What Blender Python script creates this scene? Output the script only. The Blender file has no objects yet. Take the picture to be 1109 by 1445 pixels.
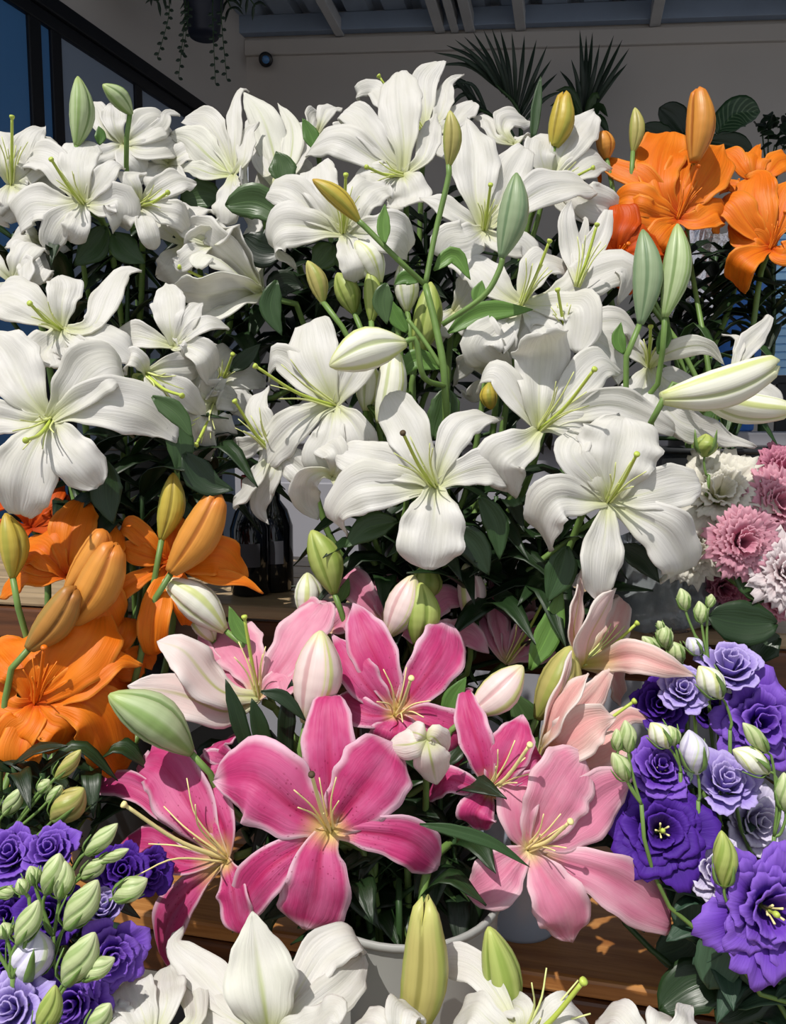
import bpy, math, random
from mathutils import Vector as V
C = bpy.context.scene.collection
S = bpy.context.scene
random.seed(7)

# ------------------------------------------------------------------ camera
F = 1134.0                                   # focal length in pixels of a 1109 x 1445 frame
PITCH = math.radians(6)
CAM = V((0, 0, 1.5))
FWD = V((0, math.cos(PITCH), -math.sin(PITCH)))
UP = V((0, math.sin(PITCH), math.cos(PITCH)))
RT = V((1, 0, 0))
cd = bpy.data.cameras.new('camera')
cd.sensor_fit = 'VERTICAL'; cd.sensor_height = 36; cd.lens = F / 1445 * 36
cd.clip_start = 0.02
cam = bpy.data.objects.new('camera', cd); C.objects.link(cam)
cam.location = CAM; cam.rotation_euler = (math.pi / 2 - PITCH, 0, 0)
S.camera = cam
S.view_settings.view_transform = 'Standard'; S.view_settings.look = 'None'
S.view_settings.gamma = 1; S.view_settings.use_curve_mapping = False
S.view_settings.exposure = 0.0

# ------------------------------------------------------------------ light: open sky and a high sun
w = bpy.data.worlds.new('sky'); S.world = w; w.use_nodes = True
bg = w.node_tree.nodes['Background']
bg.inputs[0].default_value = (0.88, 0.93, 1.0, 1); bg.inputs[1].default_value = 0.64
sd = bpy.data.lights.new('sun', 'SUN'); sd.energy = 4.0; sd.angle = math.radians(0.6); sd.color = (1, 0.96, 0.895)
sun = bpy.data.objects.new('sun', sd); C.objects.link(sun)
SUNDIR = V((-0.30, -0.42, 0.86)).normalized()    # towards the sun
sun.rotation_euler = SUNDIR.to_track_quat('Z', 'Y').to_euler(); sun.location = (-3, -4, 8)


def P(x, y, d):
    """world point seen at pixel (x, y), d metres along the optical axis"""
    return CAM + (FWD + RT * ((x - 554.5) / F) + UP * ((722.5 - y) / F)) * d


YAW = math.radians(12.5)
RX = V((math.cos(YAW), -math.sin(YAW), 0)); RY = V((math.sin(YAW), math.cos(YAW), 0))
CORNER = V((-0.78, 4.5, 0))
LYAW = math.radians(18.5)
LX = V((math.cos(LYAW), -math.sin(LYAW), 0)); LY = V((math.sin(LYAW), math.cos(LYAW), 0))


def Lw(a, b, z): return CORNER + LX * a - LY * b + V((0, 0, z))



def R(a, b, z):
    """room frame: a along the back wall from its left corner, b towards the street (away from the wall)"""
    return CORNER + RX * a - RY * b + V((0, 0, z))


# ------------------------------------------------------------------ materials
def srgb(h):
    h = h.lstrip('#')
    v = [int(h[i:i + 2], 16) / 255 for i in (0, 2, 4)]
    return tuple((c / 12.92 if c < .04045 else ((c + .055) / 1.055) ** 2.4) for c in v) + (1,)


class N:
    def __init__(s, name):
        s.m = bpy.data.materials.new(name); s.m.use_nodes = True
        s.t = s.m.node_tree; s.t.nodes.clear()
        s.out = s.t.nodes.new('ShaderNodeOutputMaterial')

    def n(s, typ, **kw):
        x = s.t.nodes.new(typ)
        for k, v in kw.items(): setattr(x, k, v)
        return x

    def put(s, sock, v):
        if v is None: return
        if isinstance(v, bpy.types.NodeSocket): s.t.links.new(v, sock)
        else: sock.default_value = v

    def math(s, op, a, b=None, clamp=False):
        x = s.n('ShaderNodeMath', operation=op, use_clamp=clamp)
        s.put(x.inputs[0], a); s.put(x.inputs[1], b)
        return x.outputs[0]

    def mr(s, v, a, b, c=0.0, d=1.0):
        x = s.n('ShaderNodeMapRange', interpolation_type='SMOOTHSTEP')
        for i, q in enumerate((v, a, b, c, d)): s.put(x.inputs[i], q)
        return x.outputs[0]

    def mix(s, f, a, b, mode='MIX'):
        x = s.n('ShaderNodeMix', data_type='RGBA', blend_type=mode)
        s.put(x.inputs[0], f); s.put(x.inputs[6], a); s.put(x.inputs[7], b)
        return x.outputs[2]

    def uv(s):
        x = s.n('ShaderNodeUVMap'); q = s.n('ShaderNodeSeparateXYZ')
        s.t.links.new(x.outputs[0], q.inputs[0])
        return q.outputs[0], q.outputs[1]

    def comb(s, a, b, c=0.0):
        x = s.n('ShaderNodeCombineXYZ')
        for i, q in enumerate((a, b, c)): s.put(x.inputs[i], q)
        return x.outputs[0]

    def noise(s, vec, scale, detail=3.0, rough=.55):
        x = s.n('ShaderNodeTexNoise')
        s.put(x.inputs['Vector'], vec); x.inputs['Scale'].default_value = scale
        x.inputs['Detail'].default_value = detail; x.inputs['Roughness'].default_value = rough
        return x.outputs[0]

    def obj(s):
        return s.n('ShaderNodeTexCoord').outputs['Object']

    def rnd(s):
        return s.n('ShaderNodeObjectInfo').outputs['Random']

    def bump(s, h, strength=.3, dist=.002):
        x = s.n('ShaderNodeBump'); x.inputs['Strength'].default_value = strength
        x.inputs['Distance'].default_value = dist; s.put(x.inputs['Height'], h)
        return x.outputs[0]

    def bsdf(s, col, rough=.5, spec=.4, metal=0.0, normal=None, trans=0.0, alpha=None, transmission=0.0):
        x = s.n('ShaderNodeBsdfPrincipled')
        s.put(x.inputs['Base Color'], col); s.put(x.inputs['Roughness'], rough)
        x.inputs['Specular IOR Level'].default_value = spec; x.inputs['Metallic'].default_value = metal
        x.inputs['Transmission Weight'].default_value = transmission
        if normal is not None: s.put(x.inputs['Normal'], normal)
        o = x.outputs[0]
        if trans:
            t = s.n('ShaderNodeBsdfTranslucent'); s.put(t.inputs[0], col)
            if normal is not None: s.put(t.inputs['Normal'], normal)
            mx = s.n('ShaderNodeMixShader'); mx.inputs[0].default_value = trans
            s.t.links.new(o, mx.inputs[1]); s.t.links.new(t.outputs[0], mx.inputs[2]); o = mx.outputs[0]
        s.t.links.new(o, s.out.inputs[0])
        return s.m


def petal_mat(name, body, throat, rib, edge=None, spots=None, throat_len=.38, rib_w=.10, rib_len=.75,
              rib_f=.5, edge_from=.62, vein=.16, alt=None, trans=.32, rough=.5):
    """lily tepal: u across, v from throat to tip"""
    g = N(name); u, v = g.uv()
    e = g.math('ABSOLUTE', g.math('SUBTRACT', g.math('MULTIPLY', u, 2.0), 1.0))
    rnd = g.rnd()
    fine = g.noise(g.comb(g.math('MULTIPLY', u, 19.0), g.math('MULTIPLY', v, 2.2), g.math('MULTIPLY', rnd, 50.0)), 1.0, 3.0)
    big = g.noise(g.comb(g.math('MULTIPLY', u, 2.5), g.math('MULTIPLY', v, 3.0), g.math('MULTIPLY', rnd, 90.0)), 1.0, 3.0)
    col = body
    if alt: col = g.mix(g.mr(big, .35, .68), body, alt)
    if edge:
        ee = g.math('ADD', e, g.math('MULTIPLY', g.math('SUBTRACT', big, .5), .35))
        tip = g.mr(v, .86, 1.0)
        col = g.mix(g.math('MAXIMUM', g.mr(ee, edge_from, .98), tip), col, edge)
    col = g.mix(g.math('MULTIPLY', g.mr(fine, .4, .72), vein), col, g.mix(1.0, col, (.72, .72, .72, 1), 'MULTIPLY'))
    rf = g.math('MULTIPLY', g.mr(e, .0, rib_w, 1.0, 0.0), g.mr(v, .15, rib_len, rib_f, 0.0))
    col = g.mix(rf, col, rib)
    if spots:
        vo = g.n('ShaderNodeTexVoronoi'); vo.inputs['Scale'].default_value = 1.0
        g.put(vo.inputs['Vector'], g.comb(g.math('MULTIPLY', u, 13.0), g.math('MULTIPLY', v, 24.0), g.math('MULTIPLY', rnd, 30.0)))
        sp = g.math('MULTIPLY', g.mr(vo.outputs[0], .13, .22, 1.0, 0.0), g.math('MULTIPLY', g.mr(v, .12, .2), g.mr(v, .4, .6, .55, 0.0)))
        col = g.mix(sp, col, spots)
    tf = g.math('MULTIPLY', g.mr(v, .02, throat_len, 1.0, 0.0), g.mr(e, .35, 1.1, 1.0, .55))
    col = g.mix(tf, col, throat)
    return g.bsdf(col, rough, .3, normal=g.bump(fine, .36, .0026), trans=trans)


def leaf_mat(name, a, b, rough=.38, trans=.12, stripes=None):
    g = N(name); u, v = g.uv(); rnd = g.rnd()
    e = g.math('ABSOLUTE', g.math('SUBTRACT', g.math('MULTIPLY', u, 2.0), 1.0))
    f = g.noise(g.comb(g.math('MULTIPLY', u, 18.0), g.math('MULTIPLY', v, 1.5), g.math('MULTIPLY', rnd, 40.0)), 1.0, 2.0)
    col = g.mix(g.mr(rnd, 0.0, 1.0), a, b)
    col = g.mix(g.mr(f, .4, .7, 0.0, .35), col, g.mix(1.0, col, (.6, .6, .6, 1), 'MULTIPLY'))
    if stripes:
        wv = g.math('SINE', g.math('ADD', g.math('MULTIPLY', v, 60.0), g.math('MULTIPLY', e, -14.0)))
        col = g.mix(g.math('MULTIPLY', g.mr(wv, .3, .9), g.mr(e, .75, .95, .8, 0.0)), col, stripes)
    col = g.mix(g.mr(e, 0.0, .07, .35, 0.0), col, g.mix(1.0, col, (1.9, 1.8, 1.7, 1), 'MULTIPLY'))
    return g.bsdf(col, rough, .45, normal=g.bump(f, .3, .002), trans=trans)


def bud_mat(name, body, rib, tip, groove, rib_w=(.55, .95), tip_from=.78, trans=.1):
    g = N(name); u, v = g.uv(); rnd = g.rnd()
    c3 = g.math('COSINE', g.math('MULTIPLY', u, 6 * math.pi))
    f = g.noise(g.comb(g.math('MULTIPLY', u, 40.0), g.math('MULTIPLY', v, 1.6), g.math('MULTIPLY', rnd, 40.0)), 1.0, 2.0)
    col = g.mix(g.mr(f, .35, .7, 0.0, .3), body, g.mix(.5, body, groove))
    col = g.mix(g.mr(c3, rib_w[0], rib_w[1], 0.0, .85), col, rib)
    col = g.mix(g.mr(c3, -.99, -.86, .8, 0.0), col, groove)
    col = g.mix(g.mr(v, tip_from, 1.0, 0.0, .7), col, tip)
    col = g.mix(g.mr(v, 0.0, .25, .7, 0.0), col, rib)
    return g.bsdf(col, .42, .35, normal=g.bump(f, .25, .0015), trans=trans)


def plain(name, col, rough=.6, spec=.4, metal=0.0, noise=0.0, scale=8.0, bump=0.0, trans=0.0, transmission=0.0):
    g = N(name)
    c = col; nrm = None
    if noise or bump:
        f = g.noise(g.obj(), scale, 4.0)
        if noise: c = g.mix(g.mr(f, .3, .7), g.mix(1.0, col, (1 - noise,) * 3 + (1,), 'MULTIPLY'), col)
        if bump: nrm = g.bump(f, bump, .004)
    return g.bsdf(c, rough, spec, metal, nrm, trans, transmission=transmission)


def wood_mat(name, a, b, axis='X'):
    g = N(name)
    sp = g.n('ShaderNodeSeparateXYZ'); g.put(sp.inputs[0], g.n('ShaderNodeTexCoord').outputs['UV'])
    f = g.noise(g.comb(g.math('MULTIPLY', sp.outputs[0], 5.0), g.math('MULTIPLY', sp.outputs[1], 70.0), g.math('MULTIPLY', g.rnd(), 20.0)), 1.0, 5.0, .6)
    h = g.noise(g.comb(g.math('MULTIPLY', sp.outputs[0], 7.0), g.math('MULTIPLY', sp.outputs[1], 12.0), g.math('MULTIPLY', g.rnd(), 20.0)), 1.0, 3.0)
    col = g.mix(g.mr(f, .3, .7), a, b)
    col = g.mix(g.mr(h, .55, .75, 0.0, .55), col, g.mix(1.0, a, (.55, .5, .45, 1), 'MULTIPLY'))
    return g.bsdf(col, .33, .5, normal=g.bump(f, .25, .002))


def ruffle_mat(name, base, body, edge, trans=.22, rough=.6):
    g = N(name); u, v = g.uv(); rnd = g.rnd()
    f = g.noise(g.comb(g.math('MULTIPLY', u, 22.0), g.math('MULTIPLY', v, 2.5), g.math('MULTIPLY', rnd, 50.0)), 1.0, 3.0)
    col = g.mix(g.mr(v, .12, .6), base, body)
    col = g.mix(g.mr(v, .7, 1.0, 0.0, .8), col, edge)
    col = g.mix(g.mr(f, .4, .75, 0.0, .35), col, g.mix(1.0, col, (.68, .66, .72, 1), 'MULTIPLY'))
    col = g.mix(g.mr(rnd, 0.0, 1.0, 0.0, .3), col, edge)
    return g.bsdf(col, rough, .2, normal=g.bump(f, .35, .0025), trans=trans)


GREEN_Y = srgb('#b9c55a'); RIB_G = srgb('#a9bb4f')
M = {}
M['white'] = petal_mat('white_petal', srgb('#eeece9'), srgb('#dfe2ae'), srgb('#d9dda6'), trans=.38, alt=srgb('#e8e6df'), rib_f=.5, rib_len=.55, throat_len=.33, vein=.26)
M['white_back'] = petal_mat('white_petal_back', srgb('#eeede4'), srgb('#d5dc9a'), srgb('#bcc978'), alt=srgb('#e6e6da'), rib_f=.85, rib_len=1.0, rib_w=.13)
M['pink'] = petal_mat('pink_petal', srgb('#cf4080'), srgb('#ecd684'), srgb('#c01f5c'), edge=srgb('#ecc3d6'), spots=srgb('#8c1240'), alt=srgb('#d9689c'), throat_len=.26, rib_f=.75, rib_len=1.0, rib_w=.2, edge_from=.72, vein=.3)
M['pink_back'] = petal_mat('pink_petal_back', srgb('#e08fb4'), srgb('#e8dcae'), srgb('#d9a8a0'), edge=srgb('#f0d5df'), alt=srgb('#e5a3c0'), throat_len=.3)
M['rose'] = petal_mat('rose_petal', srgb('#e58fae'), srgb('#ecdca0'), srgb('#dd6a92'), edge=srgb('#efc9d4'), alt=srgb('#eaa6bd'), throat_len=.22, rib_f=.6, rib_w=.25, vein=.25)
M['rose_back'] = petal_mat('rose_petal_back', srgb('#efc3cc'), srgb('#e8e0b4'), srgb('#d9c98c'), edge=srgb('#f4dfe2'), alt=srgb('#f2d5d6'), throat_len=.3, rib_f=.8, rib_len=1.2)
M['blush'] = petal_mat('blush_petal', srgb('#edb7b2'), srgb('#dcd072'), srgb('#e27a86'), edge=srgb('#f5e2db'), alt=srgb('#f0cbc2'), throat_len=.45, rib_f=.55, rib_w=.4, edge_from=.5, rib_len=1.1)
M['blush_back'] = petal_mat('blush_petal_back', srgb('#f1d9d6'), srgb('#d5d06c'), srgb('#c9c860'), edge=srgb('#f5eae4'), alt=srgb('#efcdcb'), throat_len=.4, rib_f=.95, rib_len=1.3, rib_w=.16)
M['cream_back'] = petal_mat('cream_petal_back', srgb('#f2e8e2'), srgb('#d5d99a'), srgb('#bcc56c'), edge=srgb('#f5eeea'), alt=srgb('#efdfda'), throat_len=.35, rib_f=.95, rib_len=1.2, rib_w=.13)
M['orange'] = petal_mat('orange_petal', srgb('#f07d12'), srgb('#d8500a'), srgb('#dd5c08'), alt=srgb('#f38b20'), throat_len=.24, rib_f=.65, rib_len=1.0, rib_w=.12, vein=.35, edge=srgb('#f59a35'), edge_from=.8)
M['orange_back'] = petal_mat('orange_petal_back', srgb('#ea8a2a'), srgb('#c9a03a'), srgb('#c98a35'), alt=srgb('#ee9838'), throat_len=.3, rib_f=.7, rib_len=1.2, vein=.3)
M['orange_shaded'] = petal_mat('orange_petal_shaded', srgb('#d4520e'), srgb('#b83a08'), srgb('#b83e08'), alt=srgb('#da5c12'), throat_len=.24, rib_f=.6, rib_len=1.0, vein=.35)  # orange petal with shade painted in, for the lilies in shadow
M['leaf'] = leaf_mat('lily_leaf', srgb('#2f4a26'), srgb('#455f34'))
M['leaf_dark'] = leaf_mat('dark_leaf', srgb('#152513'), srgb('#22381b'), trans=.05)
M['leaf_fresh'] = leaf_mat('fresh_leaf', srgb('#577f38'), srgb('#729a4a'), trans=.25)
M['leaf_gray'] = leaf_mat('lisianthus_leaf', srgb('#2f4a38'), srgb('#46624a'), rough=.5)
M['leaf_var'] = leaf_mat('variegated_leaf', srgb('#1f3b22'), srgb('#274528'), stripes=srgb('#5f7658'))
M['palm'] = leaf_mat('palm_leaf', srgb('#26362a'), srgb('#314234'), trans=.05)
M['stem'] = plain('stem_green', srgb('#71904a'), .45, .4, noise=.25, scale=30)
M['stem_dark'] = plain('stem_dark', srgb('#34502a'), .5, .4, noise=.25, scale=30)
M['stamen'] = plain('filament', srgb('#d6dc90'), .45)
M['stamen_pink'] = plain('filament_yellow', srgb('#ecdf9c'), .45)
M['stamen_orange'] = plain('filament_orange', srgb('#ef8a24'), .45)
M['pistil'] = plain('style_green', srgb('#b7c756'), .4)
M['pistil_orange'] = plain('style_orange', srgb('#e2700f'), .4)
M['anther'] = plain('dried_stigma', srgb('#4a3a26'), .7)
M['bud_green'] = bud_mat('bud_green', srgb('#b9c99a'), srgb('#86a35a'), srgb('#a9bb6c'), srgb('#6f8b4c'))
M['bud_gray'] = bud_mat('bud_graygreen', srgb('#98aa86'), srgb('#7a9470'), srgb('#7d9660'), srgb('#64805a'))
M['bud_white'] = bud_mat('bud_white', srgb('#f0efe2'), srgb('#c9d17e'), srgb('#dadd9e'), srgb('#c2cc92'), (.75, .98))
M['bud_yellow'] = bud_mat('bud_yellow', srgb('#c6b04a'), srgb('#a3a042'), srgb('#c49a3a'), srgb('#8c7a2c'))
M['bud_orange'] = bud_mat('bud_orange', srgb('#dc9540'), srgb('#c98a3c'), srgb('#d87a2c'), srgb('#9c5416'))
M['bud_amber'] = bud_mat('bud_amber', srgb('#bd8540'), srgb('#9c8040'), srgb('#a8682c'), srgb('#8a5a24'))
M['bud_pink'] = bud_mat('bud_pink', srgb('#ead3cf'), srgb('#c6cc78'), srgb('#d9d99a'), srgb('#c99a9c'), (.72, .98))
M['bud_tan'] = bud_mat('bud_tan', srgb('#b7ad68'), srgb('#9aa350'), srgb('#c8c878'), srgb('#8a8444'))
M['bud_lime'] = bud_mat('bud_lime', srgb('#abb866'), srgb('#879c44'), srgb('#bcc46e'), srgb('#768a38'))
M['bud_mauve'] = bud_mat('bud_mauve', srgb('#e3dff0'), srgb('#cdd8b0'), srgb('#c9c4e0'), srgb('#b6b0d0'), (.8, .99))
M['bud_lis'] = bud_mat('bud_lisianthus', srgb('#c3cf9a'), srgb('#93ab68'), srgb('#d6dcb0'), srgb('#8fa868'))
M['violet'] = ruffle_mat('violet_ruffle', srgb('#4a2090'), srgb('#7040bc'), srgb('#8f66d2'))
M['purple'] = ruffle_mat('dark_purple_ruffle', srgb('#1c0846'), srgb('#431d88'), srgb('#5a30a4'))
M['lavender'] = ruffle_mat('lavender_ruffle', srgb('#8a72c8'), srgb('#a892de'), srgb('#c6b6ec'))
M['pale'] = ruffle_mat('pale_lavender_ruffle', srgb('#b8a8dc'), srgb('#d2c8e8'), srgb('#e6dff2'))
M['ivory'] = ruffle_mat('ivory_ruffle', srgb('#e2e2b4'), srgb('#f2efe2'), srgb('#f6f3ea'), trans=.45)
M['blushwhite'] = ruffle_mat('blush_white_ruffle', srgb('#eccfd8'), srgb('#f2e4e6'), srgb('#f7eff0'), trans=.45)
M['candy'] = ruffle_mat('candy_pink_ruffle', srgb('#d67fa2'), srgb('#e5a0b8'), srgb('#f0bccb'), trans=.45)
M['deeppink'] = ruffle_mat('deep_pink_ruffle', srgb('#c45f88'), srgb('#d884a4'), srgb('#e6a3ba'), trans=.45)
M['wall'] = plain('painted_wall', srgb('#c6bfba'), .9, .2, noise=.06, scale=1.5)
M['roof'] = plain('metal_roof', srgb('#a7b3c4'), .5, .5, metal=.2, noise=.12, scale=3)
M['rafter'] = plain('galvanised_rafter', srgb('#c4c3c4'), .55, .5, noise=.1, scale=5)
M['purlin'] = plain('blue_gray_purlin', srgb('#8c9ab0'), .5, .5, noise=.1, scale=5)
M['frame'] = plain('black_window_frame', srgb('#14161c'), .45, .4)
M['glass'] = plain('sky_blue_glass', srgb('#4f7fb4'), .15, .4)  # opaque pane, the reflected sky painted in as an even blue
M['glass_gray'] = plain('gray_glass', srgb('#8b97aa'), .15, .4)
M['floor'] = plain('concrete_floor', srgb('#6b6762'), .8, .2, noise=.25, scale=2)
M['pave'] = plain('street_paving', srgb('#8c8984'), .85, .2, noise=.2, scale=2)
M['wood'] = wood_mat('varnished_wood', srgb('#8f5a2c'), srgb('#b8824a'))
M['wood_dark'] = wood_mat('dark_wood', srgb('#4a2b18'), srgb('#6b4024'))
M['wood_pale'] = wood_mat('pale_wood', srgb('#a08a6c'), srgb('#bfa683'))
M['bucket'] = plain('gray_plastic', srgb('#9f9f9b'), .5, .4, noise=.08, scale=6)
M['bucket_dark'] = plain('dark_plastic', srgb('#2b2d30'), .5, .4)
M['bucket_blue'] = plain('bluish_plastic', srgb('#b9c3d4'), .25, .5, transmission=.3)
M['water'] = plain('dark_water', srgb('#141a12'), .1, .5)
M['black'] = plain('black_plastic', srgb('#101013'), .35, .5)
M['bottle'] = plain('bottle_dark_glass', srgb('#0c0f16'), .08, .6)
M['red'] = plain('red_cap', srgb('#8e1f1f'), .4)
M['label'] = plain('paper_label', srgb('#4c4d55'), .7)
M['counter'] = plain('gray_counter', srgb('#97979f'), .7, .3, noise=.06, scale=2)
M['navy'] = plain('navy_pot', srgb('#1d2030'), .5)
M['clear'] = plain('clear_plastic', srgb('#a4aaad'), .15, .5, transmission=.55, noise=.1, scale=30, bump=.5)
M['foil'] = plain('silver_foil', srgb('#d9d5da'), .22, .6, metal=.9, bump=1.0, scale=40)
M['shutter'] = plain('blue_slat', srgb('#a6d6fa'), .4, .4)
M['bluetub'] = plain('blue_plastic', srgb('#3f74c4'), .4, .4)
M['terracotta'] = plain('plastic_pot', srgb('#4a3a34'), .7)


# ------------------------------------------------------------------ mesh helpers
def mesh_obj(name, verts, faces, mats, parent=None, loc=None, uvs=None, midx=None, smooth=True):
    loc = loc if loc is not None else V((0, 0, 0))
    me = bpy.data.meshes.new(name)
    me.from_pydata([tuple(v - loc) for v in verts], [], faces)
    for m in mats: me.materials.append(m)
    if midx: me.polygons.foreach_set('material_index', midx)
    if smooth: me.polygons.foreach_set('use_smooth', [True] * len(faces))
    if uvs:
        l = me.uv_layers.new(name='UVMap')
        vi = [0] * len(me.loops); me.loops.foreach_get('vertex_index', vi)
        flat = []
        for i in vi: flat += uvs[i]
        l.data.foreach_set('uv', flat)
    me.update()
    o = bpy.data.objects.new(name, me); C.objects.link(o)
    if parent: o.parent = parent
    return o


class Thing:
    def __init__(s, name, label, cat, loc, group=None, kind=None):
        s.o = bpy.data.objects.new(name, None); C.objects.link(s.o)
        s.loc = loc.copy(); s.o.location = loc; s.o.empty_display_size = .02
        s.o['label'] = label; s.o['category'] = cat
        if group: s.o['group'] = group
        if kind: s.o['kind'] = kind

    def add(s, name, g, mats, parent=None, label=None, smooth=True):
        verts, faces = g[0], g[1]
        o = mesh_obj(name, verts, faces, mats if isinstance(mats, (list, tuple)) else [mats], parent or s.o, s.loc,
                     g[2] if len(g) > 2 else None, g[3] if len(g) > 3 else None, smooth)
        if label: o['label'] = label
        return o


def catmull(pts, n):
    """n+1 evenly spaced points on a Catmull-Rom curve"""
    if len(pts) == 2: pts = [pts[0], (pts[0] + pts[1]) / 2, pts[1]]
    q = [pts[0] * 2 - pts[1]] + list(pts) + [pts[-1] * 2 - pts[-2]]
    dense = []
    for i in range(1, len(q) - 2):
        a, b, c, d = q[i - 1], q[i], q[i + 1], q[i + 2]
        for k in range(12):
            t = k / 12
            dense.append(.5 * ((2 * b) + (c - a) * t + (2 * a - 5 * b + 4 * c - d) * t * t + (3 * b - a - 3 * c + d) * t ** 3))
    dense.append(pts[-1].copy())
    acc = [0.0]
    for i in range(1, len(dense)): acc.append(acc[-1] + (dense[i] - dense[i - 1]).length)
    out, j = [], 0
    for k in range(n + 1):
        s = acc[-1] * k / n
        while j < len(acc) - 2 and acc[j + 1] < s: j += 1
        seg = acc[j + 1] - acc[j]
        t = 0 if seg < 1e-9 else (s - acc[j]) / seg
        out.append(dense[j].lerp(dense[j + 1], min(1, max(0, t))))
    return out


PROF = {
    'lily': [(0, .20), (.12, .34), (.3, .72), (.48, .97), (.58, 1.0), (.72, .88), (.84, .62), (.92, .37), (.97, .18), (1, .03)],
    'sepal': [(0, .22), (.12, .4), (.3, .78), (.46, 1.0), (.6, .93), (.74, .68), (.86, .4), (.94, .2), (1, .02)],
    'blunt': [(0, .22), (.12, .38), (.3, .7), (.5, .92), (.66, 1.0), (.8, .94), (.9, .76), (.96, .5), (.99, .28), (1, .15)],
    'leaf': [(0, .14), (.08, .4), (.25, .85), (.42, 1.0), (.6, .88), (.78, .55), (.9, .26), (1, .02)],
    'oval': [(0, .1), (.08, .45), (.25, .85), (.5, 1.0), (.72, .88), (.88, .58), (.96, .3), (1, .05)],
    'blade': [(0, .45), (.2, .85), (.5, 1.0), (.75, .7), (.92, .3), (1, .02)],
    'fan': [(0, .14), (.2, .4), (.45, .78), (.7, 1.0), (.86, .96), (.95, .8), (1, .6)],
}


def prof(name, v):
    t = PROF[name]
    for (a, x), (b, y) in zip(t, t[1:]):
        if v <= b:
            k = (v - a) / (b - a); k = k * k * (3 - 2 * k) * .5 + k * .5
            return x + (y - x) * k
    return t[-1][1]


def petal(pts, width, axis, profile='lily', cup=.22, cup_tip=-.12, ruffle=.06, freq=3.0, twist=0.0, thick=.0009,
          nv=16, nu=8, face=.3, groove=.03, seed=0, edge=None, keep=0.0, pleat=0.0):
    """a curved blade with thickness; inner side faces `axis` at the base and follows the bend"""
    rng = random.Random(seed)
    c = catmull(pts, nv)
    tang = [(c[min(i + 1, nv)] - c[max(i - 1, 0)]).normalized() for i in range(nv + 1)]
    t = tang[0]
    n = axis - t * axis.dot(t)
    if n.length < .08:
        n = -FWD - t * (-FWD).dot(t)
    n.normalize()
    w0 = None
    ph, ph2 = rng.uniform(0, 6.28), rng.uniform(0, 6.28)
    fr = freq * rng.uniform(.8, 1.25)
    front, back = [], []
    uvs = []
    hw = width / 2
    for i in range(nv + 1):
        if i:
            n = n - tang[i] * n.dot(tang[i]); n.normalize()
        v = i / nv
        nn = n
        if face:
            tc = (CAM - c[i]).normalized()
            tc = tc - tang[i] * tc.dot(tang[i])
            if tc.length > .15:
                tc.normalize()
                if tc.dot(n) > -.2:
                    nn = (n * (1 - face) + tc * face).normalized()
        b = tang[i].cross(nn).normalized()
        if keep:                                    # the blade folds about its own width, so the width keeps its direction
            if w0 is None or i <= nv * .25: w0 = b.copy()
            else:
                wo = w0 - tang[i] * w0.dot(tang[i])
                k = max(0, wo.length - .25) * keep
                b = (b * (1 - k) + wo * k)
                b = (b - tang[i] * b.dot(tang[i])).normalized()
                nn = b.cross(tang[i]).normalized()
        if twist:
            a = math.radians(twist) * v
            nn, b = nn * math.cos(a) + b * math.sin(a), b * math.cos(a) - nn * math.sin(a)
        h = hw * prof(profile, v)
        k = cup * (1 - v) + cup_tip * v + .1 * math.exp(-((v) / .15) ** 2)
        for j in range(nu + 1):
            u = -1 + 2 * j / nu
            off = h * (k * u * u) + hw * groove * (1 - math.exp(-(u / .13) ** 2) + .35 * math.exp(-((abs(u) - .45) / .14) ** 2)) * (1 - v * .6)
            side = ph if u > 0 else ph2
            off += hw * ruffle * abs(u) ** 2.2 * math.sin(fr * 6.28 * v + side) * min(1, v * 2.2)
            if pleat:
                off += hw * pleat * math.sin(math.pi * min(1, v * 1.15)) * (math.sin(u * 6.5 + ph) * .6 + math.sin(v * 7 + u * 2.2 + ph2) * .7)
            hh = h * (1 + .035 * math.sin(fr * 9 * v + side * 2) * abs(u))
            dv = 0
            if edge: dv = edge * v ** 4 * hw * (math.sin(u * 7 + ph) * .5 + math.sin(u * 15 + ph2) * .35) - edge * hw * .9 * u * u * v ** 2
            p = c[i] + b * (u * hh) + nn * off + tang[i] * dv
            front.append(p + nn * thick); back.append(p - nn * thick)
            uvs.append((j / nu, v))
    verts = front + back
    uvs = uvs + uvs
    faces, mid = [], []
    W = nu + 1; B = len(front)
    for i in range(nv):
        for j in range(nu):
            a = i * W + j
            faces.append((a, a + W, a + W + 1, a + 1)[::-1]); mid.append(0)
            faces.append((B + a, B + a + 1, B + a + W + 1, B + a + W)[::-1]); mid.append(1)
    for i in range(nv):
        for j in (0, nu):
            a = i * W + j
            q = (a, a + W, B + a + W, B + a)
            faces.append(q[::-1] if j else q); mid.append(0)
    for j in range(nu):
        for i in (0, nv):
            a = i * W + j
            q = (a, a + 1, B + a + 1, B + a)
            faces.append(q if i else q[::-1]); mid.append(0)
    return verts, faces, uvs, mid


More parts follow.
